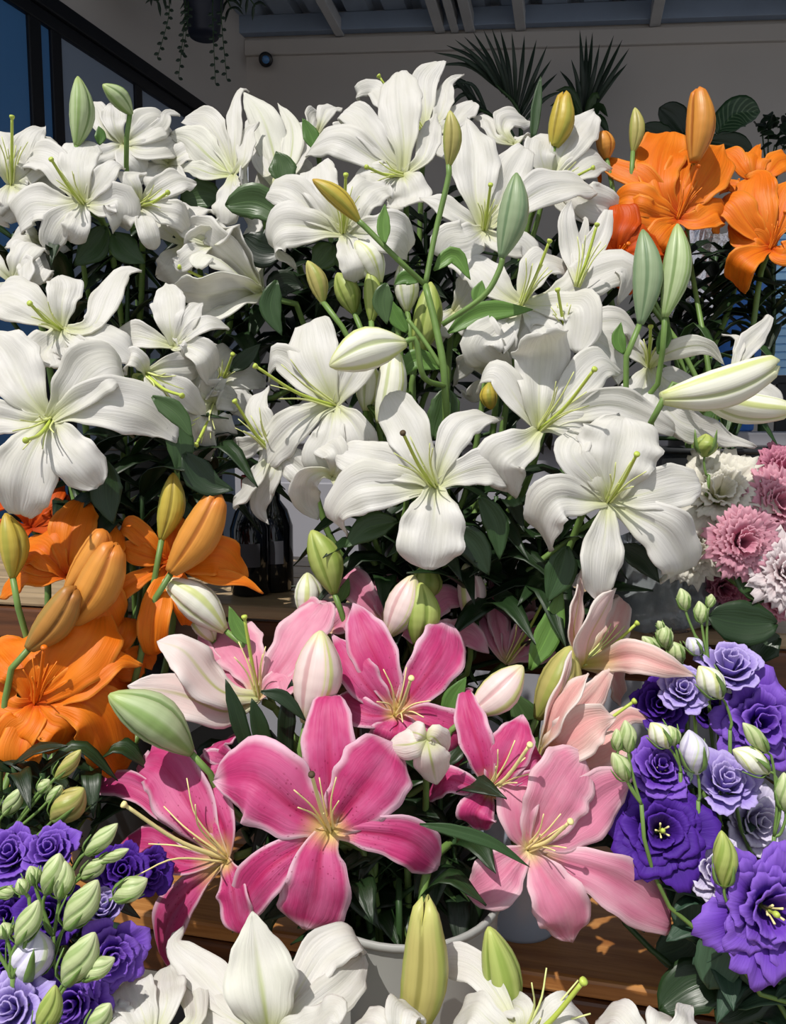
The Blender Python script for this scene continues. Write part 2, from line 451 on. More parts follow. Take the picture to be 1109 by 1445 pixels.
def tube(pts, r0, r1, n=8, ns=12, knob=None):
    c = catmull(pts, ns)
    verts, faces, uvs = [], [], []
    t = (c[1] - c[0]).normalized()
    ref = V((0, 0, 1)) if abs(t.z) < .9 else V((1, 0, 0))
    a = t.cross(ref).normalized()
    rs = [r0 + (r1 - r0) * i / ns for i in range(ns + 1)]
    if knob:                                    # stigma: swollen end
        rs[-1] = knob * .7; rs[-2] = knob
    for i in range(ns + 1):
        t = (c[min(i + 1, ns)] - c[max(i - 1, 0)]).normalized()
        a = (a - t * a.dot(t)).normalized(); b = t.cross(a)
        for k in range(n):
            th = 2 * math.pi * k / n
            verts.append(c[i] + (a * math.cos(th) + b * math.sin(th)) * rs[i]); uvs.append((k / n, i / ns))
    for i in range(ns):
        for k in range(n):
            k2 = (k + 1) % n
            faces.append((i * n + k, i * n + k2, (i + 1) * n + k2, (i + 1) * n + k))
    faces.append(tuple(range(n))[::-1]); faces.append(tuple(range(ns * n, ns * n + n)))
    return verts, faces, uvs


def lathe(base, axis, rings, n=32, lobes=0.0, cap0=True, cap1=True, phase=0.0):
    """rings: (height, radius) along axis"""
    axis = axis.normalized()
    ref = V((0, 0, 1)) if abs(axis.z) < .9 else V((1, 0, 0))
    a = axis.cross(ref).normalized(); b = axis.cross(a)
    verts, faces, uvs = [], [], []
    for i, (h, r) in enumerate(rings):
        for k in range(n):
            th = 2 * math.pi * k / n + phase
            verts.append(base + axis * h + (a * math.cos(th) + b * math.sin(th)) * r); uvs.append((k / n, i / (len(rings) - 1)))
    m = len(rings)
    for i in range(m - 1):
        for k in range(n):
            k2 = (k + 1) % n
            faces.append((i * n + k, i * n + k2, (i + 1) * n + k2, (i + 1) * n + k))
    if cap0: faces.append(tuple(range(n))[::-1])
    if cap1: faces.append(tuple(range((m - 1) * n, m * n)))
    return verts, faces, uvs


BUDB = [(0, .34), (.06, .46), (.16, .66), (.3, .88), (.45, 1.0), (.6, 1.0), (.76, .9), (.88, .74), (.95, .58), (.985, .42), (1, .2)]
BUDP = [(0, .22), (.06, .36), (.16, .6), (.3, .86), (.45, 1.0), (.6, .98), (.74, .82), (.86, .56), (.94, .34), (.985, .2), (1, .08)]


def bud_geo(base, tip, width, bend=.06, phase=0.0, pointy=1.0, spiral=0.0, open_tip=0.0, blunt=0, n=48, nv=20):
    shape = BUDB if blunt else BUDP
    ax = tip - base; L = ax.length; ax.normalize()
    cv = (CAM - base); cv = (cv - ax * cv.dot(ax)).normalized()
    b = ax.cross(cv)
    verts, faces, uvs = [], [], []
    for i in range(nv + 1):
        v = i / nv
        for (p, x), (q, y) in zip(shape, shape[1:]):
            if v <= q: r = x + (y - x) * (v - p) / (q - p); break
        r = r ** (pointy if v > .5 else 1.0)
        r *= width / 2
        ctr = base + ax * (L * v) + b * (bend * L * math.sin(math.pi * v))
        for k in range(n):
            th = 2 * math.pi * k / n
            s = abs(math.cos(1.5 * th)) ** .45
            rr = r * (.81 + .2 * s + .035 * math.exp(-((math.cos(3 * th) - 1) / .12) ** 2))
            t2 = th + phase + spiral * v
            p = ctr + (cv * math.cos(t2) + b * math.sin(t2)) * rr
            if open_tip and v > .85: p = p + ax * (open_tip * width * (s - .5) * (v - .85) / .15)
            verts.append(p); uvs.append((k / n, v))
    for i in range(nv):
        for k in range(n):
            k2 = (k + 1) % n
            faces.append((i * n + k, i * n + k2, (i + 1) * n + k2, (i + 1) * n + k))
    faces.append(tuple(range(n))[::-1]); faces.append(tuple(range(nv * n, nv * n + n)))
    uvs2 = uvs
    return verts, faces, uvs2


def box(o, ex, ey, ez):
    """box from corner o with edge vectors; uv per face along the longest edge"""
    v = [o, o + ex, o + ex + ey, o + ey, o + ez, o + ex + ez, o + ex + ey + ez, o + ey + ez]
    f = [(0, 3, 2, 1), (4, 5, 6, 7), (0, 1, 5, 4), (1, 2, 6, 5), (2, 3, 7, 6), (3, 0, 4, 7)]
    if ex.cross(ey).dot(ez) < 0: f = [q[::-1] for q in f]
    lx, ly, lz = ex.length, ey.length, ez.length
    uv = [(0, 0), (lx, 0), (lx, ly), (0, ly), (0, lz), (lx, lz), (lx, ly + lz), (0, ly + lz)]
    return v, f, uv


def bevel(o, w=.004, seg=2):
    m = o.modifiers.new('bevel', 'BEVEL'); m.width = w; m.segments = seg; m.limit_method = 'ANGLE'
    return o


def struct(name, g, m, bev=0, smooth=False, parent=None):
    o = mesh_obj(name, g[0], g[1], [m], parent, None, g[2] if len(g) > 2 else None, None, smooth)
    if not parent: o['kind'] = 'structure'
    if bev: bevel(o, bev)
    return o

# ------------------------------------------------------------------ the room
def on_plane(x, y, q, nrm):
    dr = P(x, y, 1.0) - CAM
    return CAM + dr * ((q - CAM).dot(nrm) / dr.dot(nrm))


def on_back(x, y): return on_plane(x, y, CORNER, RY)
def on_left(x, y): return on_plane(x, y, CORNER, LX)


TA, TB = on_back(400, 58), on_back(1100, 36)
TSL = (TB.z - TA.z) / ((TB - TA).dot(RX)); TZ = TA.z - TSL * (TA - CORNER).dot(RX)


def wall_top(a): return TZ + TSL * a


struct('floor', box(R(-1.5, -.2, -.1), RX * 8, -RY * 5.6, V((0, 0, .1))), M['floor'])
struct('floor_street', box(R(-9, 5.4, -.12), RX * 22, -RY * 12, V((0, 0, .1))), M['pave'])
vv = [R(0, 0, 0), R(6.5, 0, 0), R(6.5, 0, wall_top(6.5) + .3), R(0, 0, wall_top(0) + .3)]
vb = [p - RY * -.15 for p in vv]
struct('wall_back', (vv + vb, [(0, 1, 2, 3)[::-1], (4, 5, 6, 7), (0, 4, 5, 1)[::-1], (1, 5, 6, 2)[::-1], (2, 6, 7, 3)[::-1], (3, 7, 4, 0)[::-1]][:]), M['wall'])
# left wall: solid above the window head, sill wall below
HEAD = on_left(190, 82).z
struct('wall_left', box(Lw(0, 0, HEAD), -LX * .15, -LY * 3.4, V((0, 0, .95))), M['wall'])
struct('wall_left_sill', box(Lw(0, 0, 0), -LX * .15, -LY * 3.4, V((0, 0, .5))), M['wall'])
wf = struct('window_1', box(Lw(-.02, 0, HEAD - .06), LX * .05, -LY * 3.4, V((0, 0, .06))), M['frame'], .006)
struct('head_rail', box(Lw(-.02, 0, HEAD - .11), LX * .035, -LY * 3.4, V((0, 0, .05))), M['frame'], .005, parent=wf)
struct('bottom_rail', box(Lw(-.02, 0, .46), LX * .08, -LY * 3.4, V((0, 0, .08))), M['frame'], .004, parent=wf)


def bx(x): return -(on_left(x, 150) - CORNER).dot(LY)


cuts = [(290, 300), (190, 199), (74, 88), (43, 60), (-70, -50)]
prev = 0.0
for xr, xl in [(b_, a_) for a_, b_ in cuts]:
    b0, b1 = bx(xr), bx(xl)
    struct('mullion', box(Lw(-.02, b0, .5), LX * .03, -LY * (b1 - b0), V((0, 0, HEAD - .6))), M['frame'], .004, parent=wf)
    prev = b1
q88 = bx(80)
struct('pane', box(Lw(-.012, .0, .5), LX * .008, -LY * (q88 + .002), V((0, 0, HEAD - .6))), M['glass_gray'], parent=wf)
struct('pane', box(Lw(-.012, q88, .5), LX * .008, -LY * (3.38 - q88), V((0, 0, HEAD - .6))), M['glass'], parent=wf)

# roof: corrugated sheets on rafters
ROOFB = 3.6


def roof_z(a, b): return wall_top(a) + .10 + .03 * b


vs, fs = [], []
a = -.4; k = 0
prof_r = [(0, 0), (.115, 0), (.135, .035), (.175, .035), (.195, 0)]
xs = []
while a < 6.5:
    for da, dz in prof_r[:-1]: xs.append((a + da, dz))
    a += .195
for a, dz in xs:
    for b in (-.15, ROOFB):
        for th in (0, .006): vs.append(R(a, b, roof_z(a, b) + dz + th))
for i in range(len(xs) - 1):
    q = i * 4
    fs += [(q, q + 2, q + 6, q + 4), (q + 1, q + 5, q + 7, q + 3), (q, q + 4, q + 5, q + 1), (q + 2, q + 3, q + 7, q + 6)]
ceil = struct('ceiling', (vs, fs), M['roof'])
for b0, hgt in ((.02, .085), (.62, .1), (1.6, .1), (2.6, .1), (3.5, .1)):
    q = [R(-.3, b0, roof_z(-.3, b0)), R(6.4, b0, roof_z(6.4, b0))]
    struct('purlin', box(q[0] - V((0, 0, hgt)), q[1] - q[0], -RY * .05, V((0, 0, hgt))), M['purlin'], .003, parent=ceil)
RAFT = [(.50, .045), (1.02, .05), (1.10, .04), (1.17, .05), (1.42, .05), (2.05, .05), (2.72, .05), (3.42, .05)]
for a0, wd in RAFT:
    p0, p1 = R(a0, .01, roof_z(a0, 0) - .095), R(a0, ROOFB, roof_z(a0, ROOFB) - .095)
    struct('rafter', box(p0, RX * wd, p1 - p0, V((0, 0, .065))), M['rafter'], .003, parent=ceil)
struct('wall_ledge', box(R(0, 0, wall_top(0) - .075), RX * 6.4 + V((0, 0, TSL * 6.4)), -RY * .025, V((0, 0, .075))), M['wall'], .004)


# ------------------------------------------------------------------ the stand with its shelves
def E(x, y, d): return P(x, y, d)


def edge_frame(pl, pr):
    d = (pr - pl); d.z = 0; d.normalize()
    return d, V((-d.y, d.x, 0))


LOWZ, UPZ, BASEZ = .862, 1.25, .63
lo_l, lo_r = V((-.282, .990, LOWZ)), V((.242, .868, LOWZ))
SX, SY = edge_frame(lo_l, lo_r)
st = Thing('display_stand', 'tiered varnished wooden stand carrying the flower buckets', 'stand', V((0, .95, 0)))


def board(o, dx, dy, h, mat, nm='plank'):
    return bevel(st.add(nm, box(o, dx, dy, V((0, 0, -h))), mat, smooth=False), .005)


o0 = lo_l - SX * .75
for k in range(2): board(o0 + SY * (.19 * k) - V((0, 0, .0008 * k)), SX * 1.75, SY * .187, .024, M['wood'])
board(o0 - SY * .002 - V((0, 0, .026)), SX * 1.75, SY * .022, .055, M['wood_dark'], 'front_rail')
up_l = V((-.184, 1.11, UPZ))
o1 = up_l - SX * .85
for k in range(4): board(o1 + SY * (.112 * k) - V((0, 0, .0008 * k)), SX * 1.9, SY * .109, .02, M['wood_pale'])
board(o1 - SY * .002 - V((0, 0, .022)), SX * 1.9, SY * .02, .05, M['wood_dark'], 'front_rail')
o2 = V((-.75, .66, BASEZ))
for k in range(4): board(o2 + SY * (.1 * k) - SY * .12 - V((0, 0, .0008 * k)), SX * 1.6, SY * .097, .022, M['wood'])
for s_ in (.02, .85, 1.68):
    for base, z, dep in ((o0, LOWZ - .025, .04), (o0 + SY * .26, LOWZ - .025, .0), (o1 + SX * .08 + SY * .06, UPZ - .022, 0), (o1 + SX * .08 + SY * .38, UPZ - .022, 0)):
        p = base + SX * s_ + SY * dep; p.z = 0
        bevel(st.add('leg', box(p, SX * .045, SY * .045, V((0, 0, z))), M['wood_dark'], smooth=False), .004)
for s_ in (.05, .8, 1.5):
    for dy in (-.1, .22):
        p = o2 + SX * s_ + SY * dy; p.z = 0
        bevel(st.add('leg', box(p, SX * .045, SY * .045, V((0, 0, BASEZ - .022))), M['wood_dark'], smooth=False), .004)

# ------------------------------------------------------------------ buckets
BK = {}


def bucket(key, ctr, zb, zt, r, mat, label, wat=.72, group=None):
    h = zt - zb; rb = r * .8; base = V((ctr[0], ctr[1], zb))
    t = Thing('flower_bucket', label, 'bucket', base, group)
    Z = V((0, 0, 1)); th = .003
    out = [(0, rb), (h * .02, rb * 1.005), (h * .5, (rb + r) / 2), (h - .012, r - .001), (h, r),
           (h, r - th), (h * .5, (rb + r) / 2 - th), (.008, rb - th)]
    t.add('body', lathe(base, Z, out, 48, cap1=True), mat)
    t.add('rim', lathe(base, Z, [(h - .006, r), (h - .005, r + .003), (h + .001, r + .003), (h + .002, r), (h - .002, r - .004)], 48, cap0=False, cap1=False), mat)
    rw = rb + (r - rb) * wat - th - .0008
    t.add('water', lathe(base, Z, [(h * wat - .002, rw), (h * wat, rw)], 40), M['water'])
    BK[key] = (base, zb, zt, r)
    return t


bucket('pink', (.012, .775), BASEZ, 1.035, .096, M['bucket'], 'light gray bucket holding the pink lilies below the large pink bloom')
bucket('palepink', (.165, .985), LOWZ, 1.085, .06, M['bucket_blue'], 'bluish bucket half hidden under the pale pink lily at the shelf edge')
bucket('mid', (.03, 1.045), LOWZ, 1.14, .075, M['bucket_dark'], 'dark bucket behind the pink lilies holding the middle white blooms')
bucket('leftwhite', (-.40, 1.13), LOWZ, 1.15, .085, M['bucket_dark'], 'dark bucket under the large white blooms behind the orange lilies')
bucket('back1', (-.42, 1.36), UPZ, 1.47, .085, M['bucket_dark'], 'dark bucket at the window end of the upper shelf')
bucket('back2', (.02, 1.22), UPZ, 1.47, .085, M['bucket_dark'], 'dark bucket in the middle of the upper shelf')
bucket('backorange', (.46, 1.16), UPZ, 1.47, .08, M['bucket_dark'], 'dark bucket under the orange lilies by the back wall')
bucket('leftorange', (-.42, .76), BASEZ, .90, .08, M['bucket_dark'], 'dark bucket under the orange lilies beside the purple buds')
bucket('leftpurple', (-.44, .585), BASEZ, .86, .075, M['bucket_dark'], 'dark bucket holding purple lisianthus next to the pink lilies')
bucket('rightpurple', (.44, .70), BASEZ, .88, .08, M['bucket_dark'], 'dark bucket holding purple lisianthus beside the varnished shelf')
bucket('front', (-.06, .555), BASEZ, .86, .08, M['bucket_dark'], 'dark bucket of white lilies in front of the gray bucket')


# ------------------------------------------------------------------ lilies
def auto_pts(c3, cpx, d, axis, pts, bow, idx):
    """pixel outline points to 3-D: the bloom opens along `axis` (right, up, towards the lens)"""
    out = [c3]; prev = 0
    tot, lens, px = 0, [], cpx
    for q in pts:
        tot += math.hypot(q[0] - px[0], q[1] - px[1]); lens.append(tot); px = q
    for q, l in zip(pts, lens):
        if len(q) > 2: dz = q[2] * .01
        else:
            f = l / tot
            dx, dy = (q[0] - cpx[0]) / F * d, -(q[1] - cpx[1]) / F * d
            pl = -(axis[0] * dx + axis[1] * dy) / max(axis[2], .4)
            pl = max(-.06, min(.06, pl * .85))
            ex, ey = pts[0][0] - cpx[0], pts[0][1] - cpx[1]; el = math.hypot(ex, ey) or 1
            perp = abs((q[0] - cpx[0]) * ey - (q[1] - cpx[1]) * ex) / el / F * d
            back = max(0.0, 0 if q is pts[0] else (prev - ((q[0] - cpx[0]) * ex + (q[1] - cpx[1]) * ey) / el) / F * d)
            prev = max(prev if q is not pts[0] else 0, ((q[0] - cpx[0]) * ex + (q[1] - cpx[1]) * ey) / el)
            dz = pl + max(axis[2], .3) * bow * ((1 - (1 - f) ** 2) - .75 * f ** 3) - min(.035, .8 * perp + .5 * back)
        out.append(P(q[0], q[1], d - dz + .0009 * idx))
    return out


def stem_path(start, back, key, rng, sag=.05):
    base, zb, zt, r = BK[key]
    a = rng.uniform(0, 6.28); rr = r * .55 * math.sqrt(rng.random())
    rim = V((base.x + math.cos(a) * rr, base.y + math.sin(a) * rr, zt + .0))
    foot = V((base.x + math.cos(a) * rr * .5, base.y + math.sin(a) * rr * .5, zb + .03))
    p1 = start + back * sag
    p1.z = min(p1.z, start.z + .01)
    L = (rim - p1).length
    p2 = p1 + back * (.10 * L); p2.z = p1.z - .32 * L; p2 = p2.lerp(p1.lerp(rim, .35), .5)
    p3 = p1.lerp(rim, .7) + V((0, .01, .02))
    return [start, p1, p2, p3, rim, foot]


def stem_leaves(t, path, n, rng, f0, f1, mat, L=(.07, .12), wd=(.016, .028), profile='leaf', ups=.35):
    c = catmull(path, 40)
    for k in range(n):
        f = f0 + (f1 - f0) * (k + rng.random() * .6) / n
        p = c[int(f * 40)]
        az = k * 2.4 + rng.random() * 1.2
        d = V((math.cos(az), math.sin(az) * .8 + .15, 0))
        l = rng.uniform(*L)
        p1 = p + d * (l * .45) + V((0, 0, l * ups)); p2 = p + d * l + V((0, 0, l * (ups - rng.uniform(.1, .5))))
        t.add('leaf', petal([p, p1, p2], rng.uniform(*wd), V((0, 0, 1)), profile, .25, .1, .05, 2, 0, .0005, 9, 4, 0.0, .12, rng.random()), [mat, mat])


STY = {'white': ('white', 'white_back', 'stamen', 'pistil'), 'pink': ('pink', 'pink_back', 'stamen_pink', 'stamen_pink'),
       'rose': ('rose', 'rose_back', 'stamen_pink', 'stamen_pink'), 'blush': ('blush', 'blush_back', 'stamen', 'pistil'),
       'cream': ('rose', 'cream_back', 'stamen_pink', 'pistil'),
       'orange': ('orange', 'orange_back', 'stamen_orange', 'pistil_orange'), 'orange_shaded': ('orange_shaded', 'orange_shaded', 'stamen_orange', 'pistil_orange')}
LILYN = {'white': 'white_lily', 'pink': 'pink_lily', 'rose': 'pale_pink_lily', 'blush': 'blush_lily', 'cream': 'pale_pink_lily', 'orange': 'orange_lily', 'orange_shaded': 'orange_lily'}
LGROUP = {'white': 'white lilies', 'pink': 'deep pink lilies', 'rose': 'pale pink lilies', 'blush': 'pale pink lilies', 'cream': 'pale pink lilies', 'orange': 'orange lilies', 'orange_shaded': 'orange lilies'}
SEED = [0]


def lily(kind, c, d, axis, petals, pistil, key, label, leaves=5, xleaves=(), stamens=6, bow=.034, ruffle=.10, spread=.5, slen=.8, knob='pistil', cup=.22):
    SEED[0] += 1; rng = random.Random(SEED[0] * 17)
    ax = V(axis).normalized()
    aw = RT * ax.x + UP * ax.y - FWD * ax.z
    c3 = P(c[0], c[1], d)
    if not key: key = 'pink'
    path = stem_path(c3 - aw * .012, -aw, key, rng)
    t = Thing(LILYN[kind], label, 'flower', path[-1], LGROUP[kind])
    fr, bk, sm, pm = STY[kind]
    if knob == 'pistil': knob = pm if kind in ('orange', 'orange_shaded', 'pink', 'rose', 'cream') else knob
    for i, q in enumerate(petals):
        wpx, pts = q[0], q[1]; o = dict(q[2]) if len(q) > 2 else {}
        pr = o.pop('p', ('lily', 'sepal')[i % 2])
        fl = o.pop('flip', 0)
        curl = o.pop('curl', rng.choice((0, 0, 1, 1.6)) if len(pts) < 4 and pr != 'blunt' else 0)
        kw = dict(ruffle=ruffle * rng.uniform(.8, 1.3), cup=cup, keep=.9, pleat=.07, groove=.06, nv=26, nu=14, twist=rng.uniform(-18, 18)); kw.update(o)
        p3 = auto_pts(c3, c, d, (ax.x, ax.y, ax.z), pts, bow, i)
        if curl and not fl:
            e = (p3[-1] - p3[-2]); l = min(.02, e.length * .45) * curl
            side = e.normalized().cross(FWD).normalized() * rng.uniform(-.5, .5)
            p3.append(p3[-1] + FWD * (l * .8) - e.normalized() * (l * .05) + side * l)
        t.add('petal', petal(p3, wpx / F * d, aw, pr, seed=SEED[0] * 31 + i, **kw), [M[bk], M[fr]] if fl else [M[fr], M[bk]])
    if pistil:
        pz = (pistil[2] if len(pistil) > 2 else 6.5) * .01
        tip = P(pistil[0], pistil[1], d - pz)
        vec = tip - c3; Lp = vec.length
        side = vec.cross(V((0, 0, 1))).normalized(); up2 = side.cross(vec).normalized()
        mid = c3 + vec * .5 - V((0, 0, .06 * Lp))
        pi = t.add('pistil', tube([c3, mid, tip], .0022, .0017, 8, 12), M[pm])
        kt = t.add('stigma', lathe(tip - vec.normalized() * .002, vec, [(0, .0017), (.0015, .0028), (.003, .0033), (.0046, .003), (.0052, .001)], 12), M[knob], pi)
        for k in range(stamens):
            a = 6.283 * k / stamens + rng.uniform(-.3, .3)
            rad = side * math.cos(a) + up2 * math.sin(a)
            l = Lp * slen * rng.uniform(.85, 1.08)
            v1 = vec.normalized()
            q1 = c3 + v1 * (l * .5) + rad * (l * .12 * spread * 2)
            q2 = c3 + v1 * (l * (.97 - .25 * spread)) + rad * (l * .42 * spread * 1.3)
            t.add('stamen', tube([c3 + rad * .003, q1, q2], .0013, .0006, 6, 9), M[sm])
    t.add('stem', tube(path, .0042, .0048, 8, 22), M['stem'])
    if leaves: stem_leaves(t, path, leaves, rng, .22, .62, M['leaf'] if rng.random() < .5 else M['leaf_dark'])
    for q in xleaves: xleaf(t, q, d)
    return t


def xleaf(t, q, d):
    wpx, pts = q[0], q[1]; o = dict(q[2]) if len(q) > 2 else {}
    m = M[o.pop('m', 'leaf')]; pr = o.pop('p', 'leaf'); dd = d + o.pop('dd', 0.02)
    p3 = [P(a[0], a[1], dd - (a[2] * .01 if len(a) > 2 else 0)) for a in pts]
    kw = dict(cup=.3, cup_tip=.1, ruffle=.05, freq=2, face=.75, groove=.12, thick=.0006, nv=12, nu=6); kw.update(o)
    t.add('leaf', petal(p3, wpx / F * dd, UP * .6 - FWD * .8, pr, seed=len(bpy.data.objects), **kw), [m, m])


def bud_part(t, base, tip, wpx, d, kind, **o):
    """base and tip (x, y[, cm towards the lens])"""
    b3 = P(base[0], base[1], d - (base[2] * .01 if len(base) > 2 else 0))
    t3 = P(tip[0], tip[1], d - (tip[2] * .01 if len(tip) > 2 else 0))
    o.setdefault('phase', random.uniform(0, 6.28))
    if kind == 'bud_orange' or o.get('open_tip'): o.setdefault('blunt', 1)
    t.add('bud', bud_geo(b3, t3, wpx / F * d, **o), M[kind])
    return b3, (t3 - b3).normalized()


def bud(kind, base, tip, wpx, d, key, label, leaves=3, xleaves=(), cat='flower bud', name='lily_bud', via=None, group='lily buds', **o):
    SEED[0] += 1; rng = random.Random(SEED[0] * 13)
    b3 = P(base[0], base[1], d - (base[2] * .01 if len(base) > 2 else 0))
    t3 = P(tip[0], tip[1], d - (tip[2] * .01 if len(tip) > 2 else 0))
    dr = (t3 - b3).normalized()
    path = stem_path(b3, -dr, key, rng, .035)
    if via: path = [b3] + [P(q[0], q[1], q[2]) for q in via] + path[-3:]
    t = Thing(name, label, cat, path[-1], group)
    bud_part(t, base, tip, wpx, d, kind, **o)
    t.add('stem', tube([b3 + dr * .003] + path[1:], .0034, .0042, 8, 20), M['stem'])
    if leaves: stem_leaves(t, path, leaves, rng, .25, .6, M['leaf'])
    for q in xleaves: xleaf(t, q, d)
    return t

# ================================================================== white lilies, middle (nearest first)
lily('white', (614, 688), .88, (-.05, .30, 1), [
    (94, [(612, 730), (606, 775), (604, 803)], dict(p='blunt')),
    (66, [(592, 645), (572, 600), (548, 560)], dict(p='lily', ruffle=.12)),
    (50, [(627, 645), (650, 602), (682, 590), (709, 592)], dict(p='sepal')),
    (62, [(572, 662), (520, 650), (478, 640)], dict(p='lily')),
    (78, [(565, 685), (505, 690), (472, 725), (492, 755)], dict(p='sepal', ruffle=.1)),
    (56, [(650, 668), (690, 658), (714, 672), (706, 692)], dict(p='lily')),
], (569, 612, 7), 'mid', 'open white lily with a broad hanging petal, dark dry stigma, above the pink buds', knob='anther',
     xleaves=[(40, [(560, 735), (520, 745), (486, 773)]), (44, [(640, 745), (668, 770), (690, 812)], dict(m='leaf_dark')), (36, [(676, 700), (700, 740), (705, 790)])])
lily('white', (760, 607), .90, (.15, .30, 1), [
    (84, [(760, 560), (764, 505), (767, 470, 4)], dict(p='blunt', cup_tip=-.3)),
    (54, [(810, 582), (870, 572), (948, 606)], dict(p='sepal', cup=.3)),
    (72, [(738, 628), (706, 650), (716, 692)], dict(p='lily')),
    (42, [(733, 570), (706, 528), (686, 528), (672, 556)], dict(p='sepal')),
    (58, [(800, 560), (845, 512), (876, 528)], dict(p='lily')),
    (50, [(786, 602), (822, 606), (838, 642)], dict(p='lily', ruffle=.1)),
], (838, 522, 8), 'mid', 'white lily with a tall square-ended upper petal right of the tall bud stalk')
lily('white', (857, 708), .87, (.15, .10, 1), [
    (70, [(828, 706), (785, 702), (765, 735), (778, 778)], dict(p='lily', ruffle=.12)),
    (84, [(890, 725), (940, 752), (962, 800), (930, 820)], dict(p='lily', cup=.1)),
    (118, [(866, 665), (878, 615), (880, 590)], dict(p='blunt')),
    (50, [(836, 678), (806, 640), (822, 606)], dict(p='sepal')),
    (66, [(905, 698), (950, 686), (985, 682)], dict(p='lily')),
    (62, [(852, 755), (846, 805), (845, 850)], dict(p='lily')),
], (898, 642, 7), 'mid', 'white lily with wide curled petals beside the cream ruffled blossoms',
     xleaves=[(46, [(800, 770), (790, 810), (772, 850)], dict(m='leaf')), (34, [(870, 770), (905, 790), (930, 822)], dict(m='leaf_dark'))])
lily('white', (735, 432), .98, (.0, .55, .85), [
    (56, [(800, 432, 3), (822, 440, 5), (815, 498, 5)], dict(p='blunt')),
    (62, [(700, 470), (680, 490), (722, 522)], dict(p='lily')),
    (66, [(790, 420), (845, 385), (885, 378), (872, 430)], dict(p='lily')),
    (58, [(705, 410), (672, 380), (640, 372)], dict(p='sepal')),
    (56, [(745, 400), (765, 370), (800, 378)], dict(p='blunt')),
    (44, [(760, 455), (780, 480), (770, 520)], dict(p='sepal')),
], (775, 341, 4), 'mid', 'white lily behind the tall bud stalk, its style reaching up past the gray green bud', leaves=7)
lily('white', (800, 476), .96, (.1, .6, .8), [
    (58, [(815, 450), (822, 425), (826, 412)], dict(p='blunt')),
    (46, [(850, 455), (885, 460), (905, 500)], dict(p='sepal')),
    (40, [(770, 450), (740, 455), (720, 500)], dict(p='lily')),
    (44, [(840, 480), (870, 505), (872, 545)], dict(p='lily')),
], (787, 410, 3), 'mid', 'white lily with brown petal edge tucked behind the square-ended petal', leaves=6)
lily('white', (915, 520), .99, (.35, .45, .8), [
    (30, [(938, 500, 4), (975, 488, 5), (1002, 492, 4), (1022, 515, 3)], dict(p='sepal')),
    (44, [(895, 495), (868, 470), (848, 455)], dict(p='lily')),
    (62, [(905, 555), (888, 590), (880, 620)], dict(p='lily')),
    (64, [(935, 560), (965, 590), (1000, 605)], dict(p='lily')),
    (50, [(950, 590), (1010, 612), (1066, 632)], dict(p='sepal', ruffle=.12)),
    (52, [(930, 535), (960, 545), (975, 575)], dict(p='lily')),
], (918, 462, 3), 'mid', 'shaded white lily behind the long pale bud on the right', leaves=6)
lily('white', (1030, 530), 1.02, (.3, .6, .6), [
    (34, [(1052, 490), (1075, 465), (1086, 446)], dict(p='sepal')),
    (16, [(1040, 500), (1042, 478), (1018, 472)], dict(p='sepal')),
    (40, [(1058, 545), (1085, 555), (1100, 575)], dict(p='lily')),
], None, 'backorange', 'white lily at the right edge with one narrow petal pointing up', leaves=4)
lily('white', (473, 573), .95, (-.25, .25, 1), [
    (62, [(445, 582), (408, 606), (380, 640), (368, 672)], dict(p='lily', cup=.3)),
    (76, [(458, 535), (442, 490), (438, 456)], dict(p='lily', ruffle=.1)),
    (50, [(490, 545), (505, 515), (510, 475)], dict(p='lily')),
    (44, [(440, 545), (405, 508), (385, 505), (380, 540)], dict(p='sepal')),
    (56, [(465, 615), (452, 645), (470, 672)], dict(p='blunt')),
    (48, [(500, 600), (512, 635), (505, 662)], dict(p='lily')),
], (361, 517, 6), 'mid', 'white lily facing the window with long pale style, left of the tall bud stalk')
lily('white', (385, 640), .97, (-.5, .05, .85), [
    (34, [(368, 625), (345, 632), (325, 636)], dict(p='blunt')),
    (36, [(372, 660), (350, 690), (330, 712)], dict(p='sepal', twist=50)),
    (38, [(388, 668), (372, 690), (366, 720), (380, 740)], dict(p='sepal')),
    (40, [(375, 605), (362, 575), (380, 545)], dict(p='sepal')),
    (46, [(408, 650), (432, 672), (440, 690)], dict(p='lily')),
], (332, 567, 5), 'mid', 'small white lily with twisted drooping petals above the dark bottles')
lily('white', (470, 672), .93, (-.3, -.2, .9), [
    (46, [(455, 665), (434, 676), (432, 708), (450, 732)], dict(p='lily', cup=.4)),
    (44, [(476, 650), (470, 632), (450, 628)], dict(p='blunt')),
    (40, [(485, 690), (480, 715), (466, 728)], dict(p='sepal')),
], None, 'mid', 'white lily showing only a rolled petal beside the hanging broad petal', leaves=3)
lily('white', (693, 535), 1.0, (-.2, -.5, .6), [
    (34, [(700, 500), (690, 465), (668, 440)], dict(p='lily')),
    (30, [(672, 510), (650, 520), (640, 545)], dict(p='sepal')),
    (30, [(710, 500), (715, 475), (700, 455)], dict(p='sepal')),
    (24, [(675, 545), (664, 562), (650, 550)], dict(p='sepal')),
], None, 'mid', 'wilted cream white lily hanging behind the bud stalk', leaves=3)
bud('bud_yellow', (690, 540), (693, 578), 26, .95, 'mid', 'small faded yellow bud under the curled white petal', leaves=0)

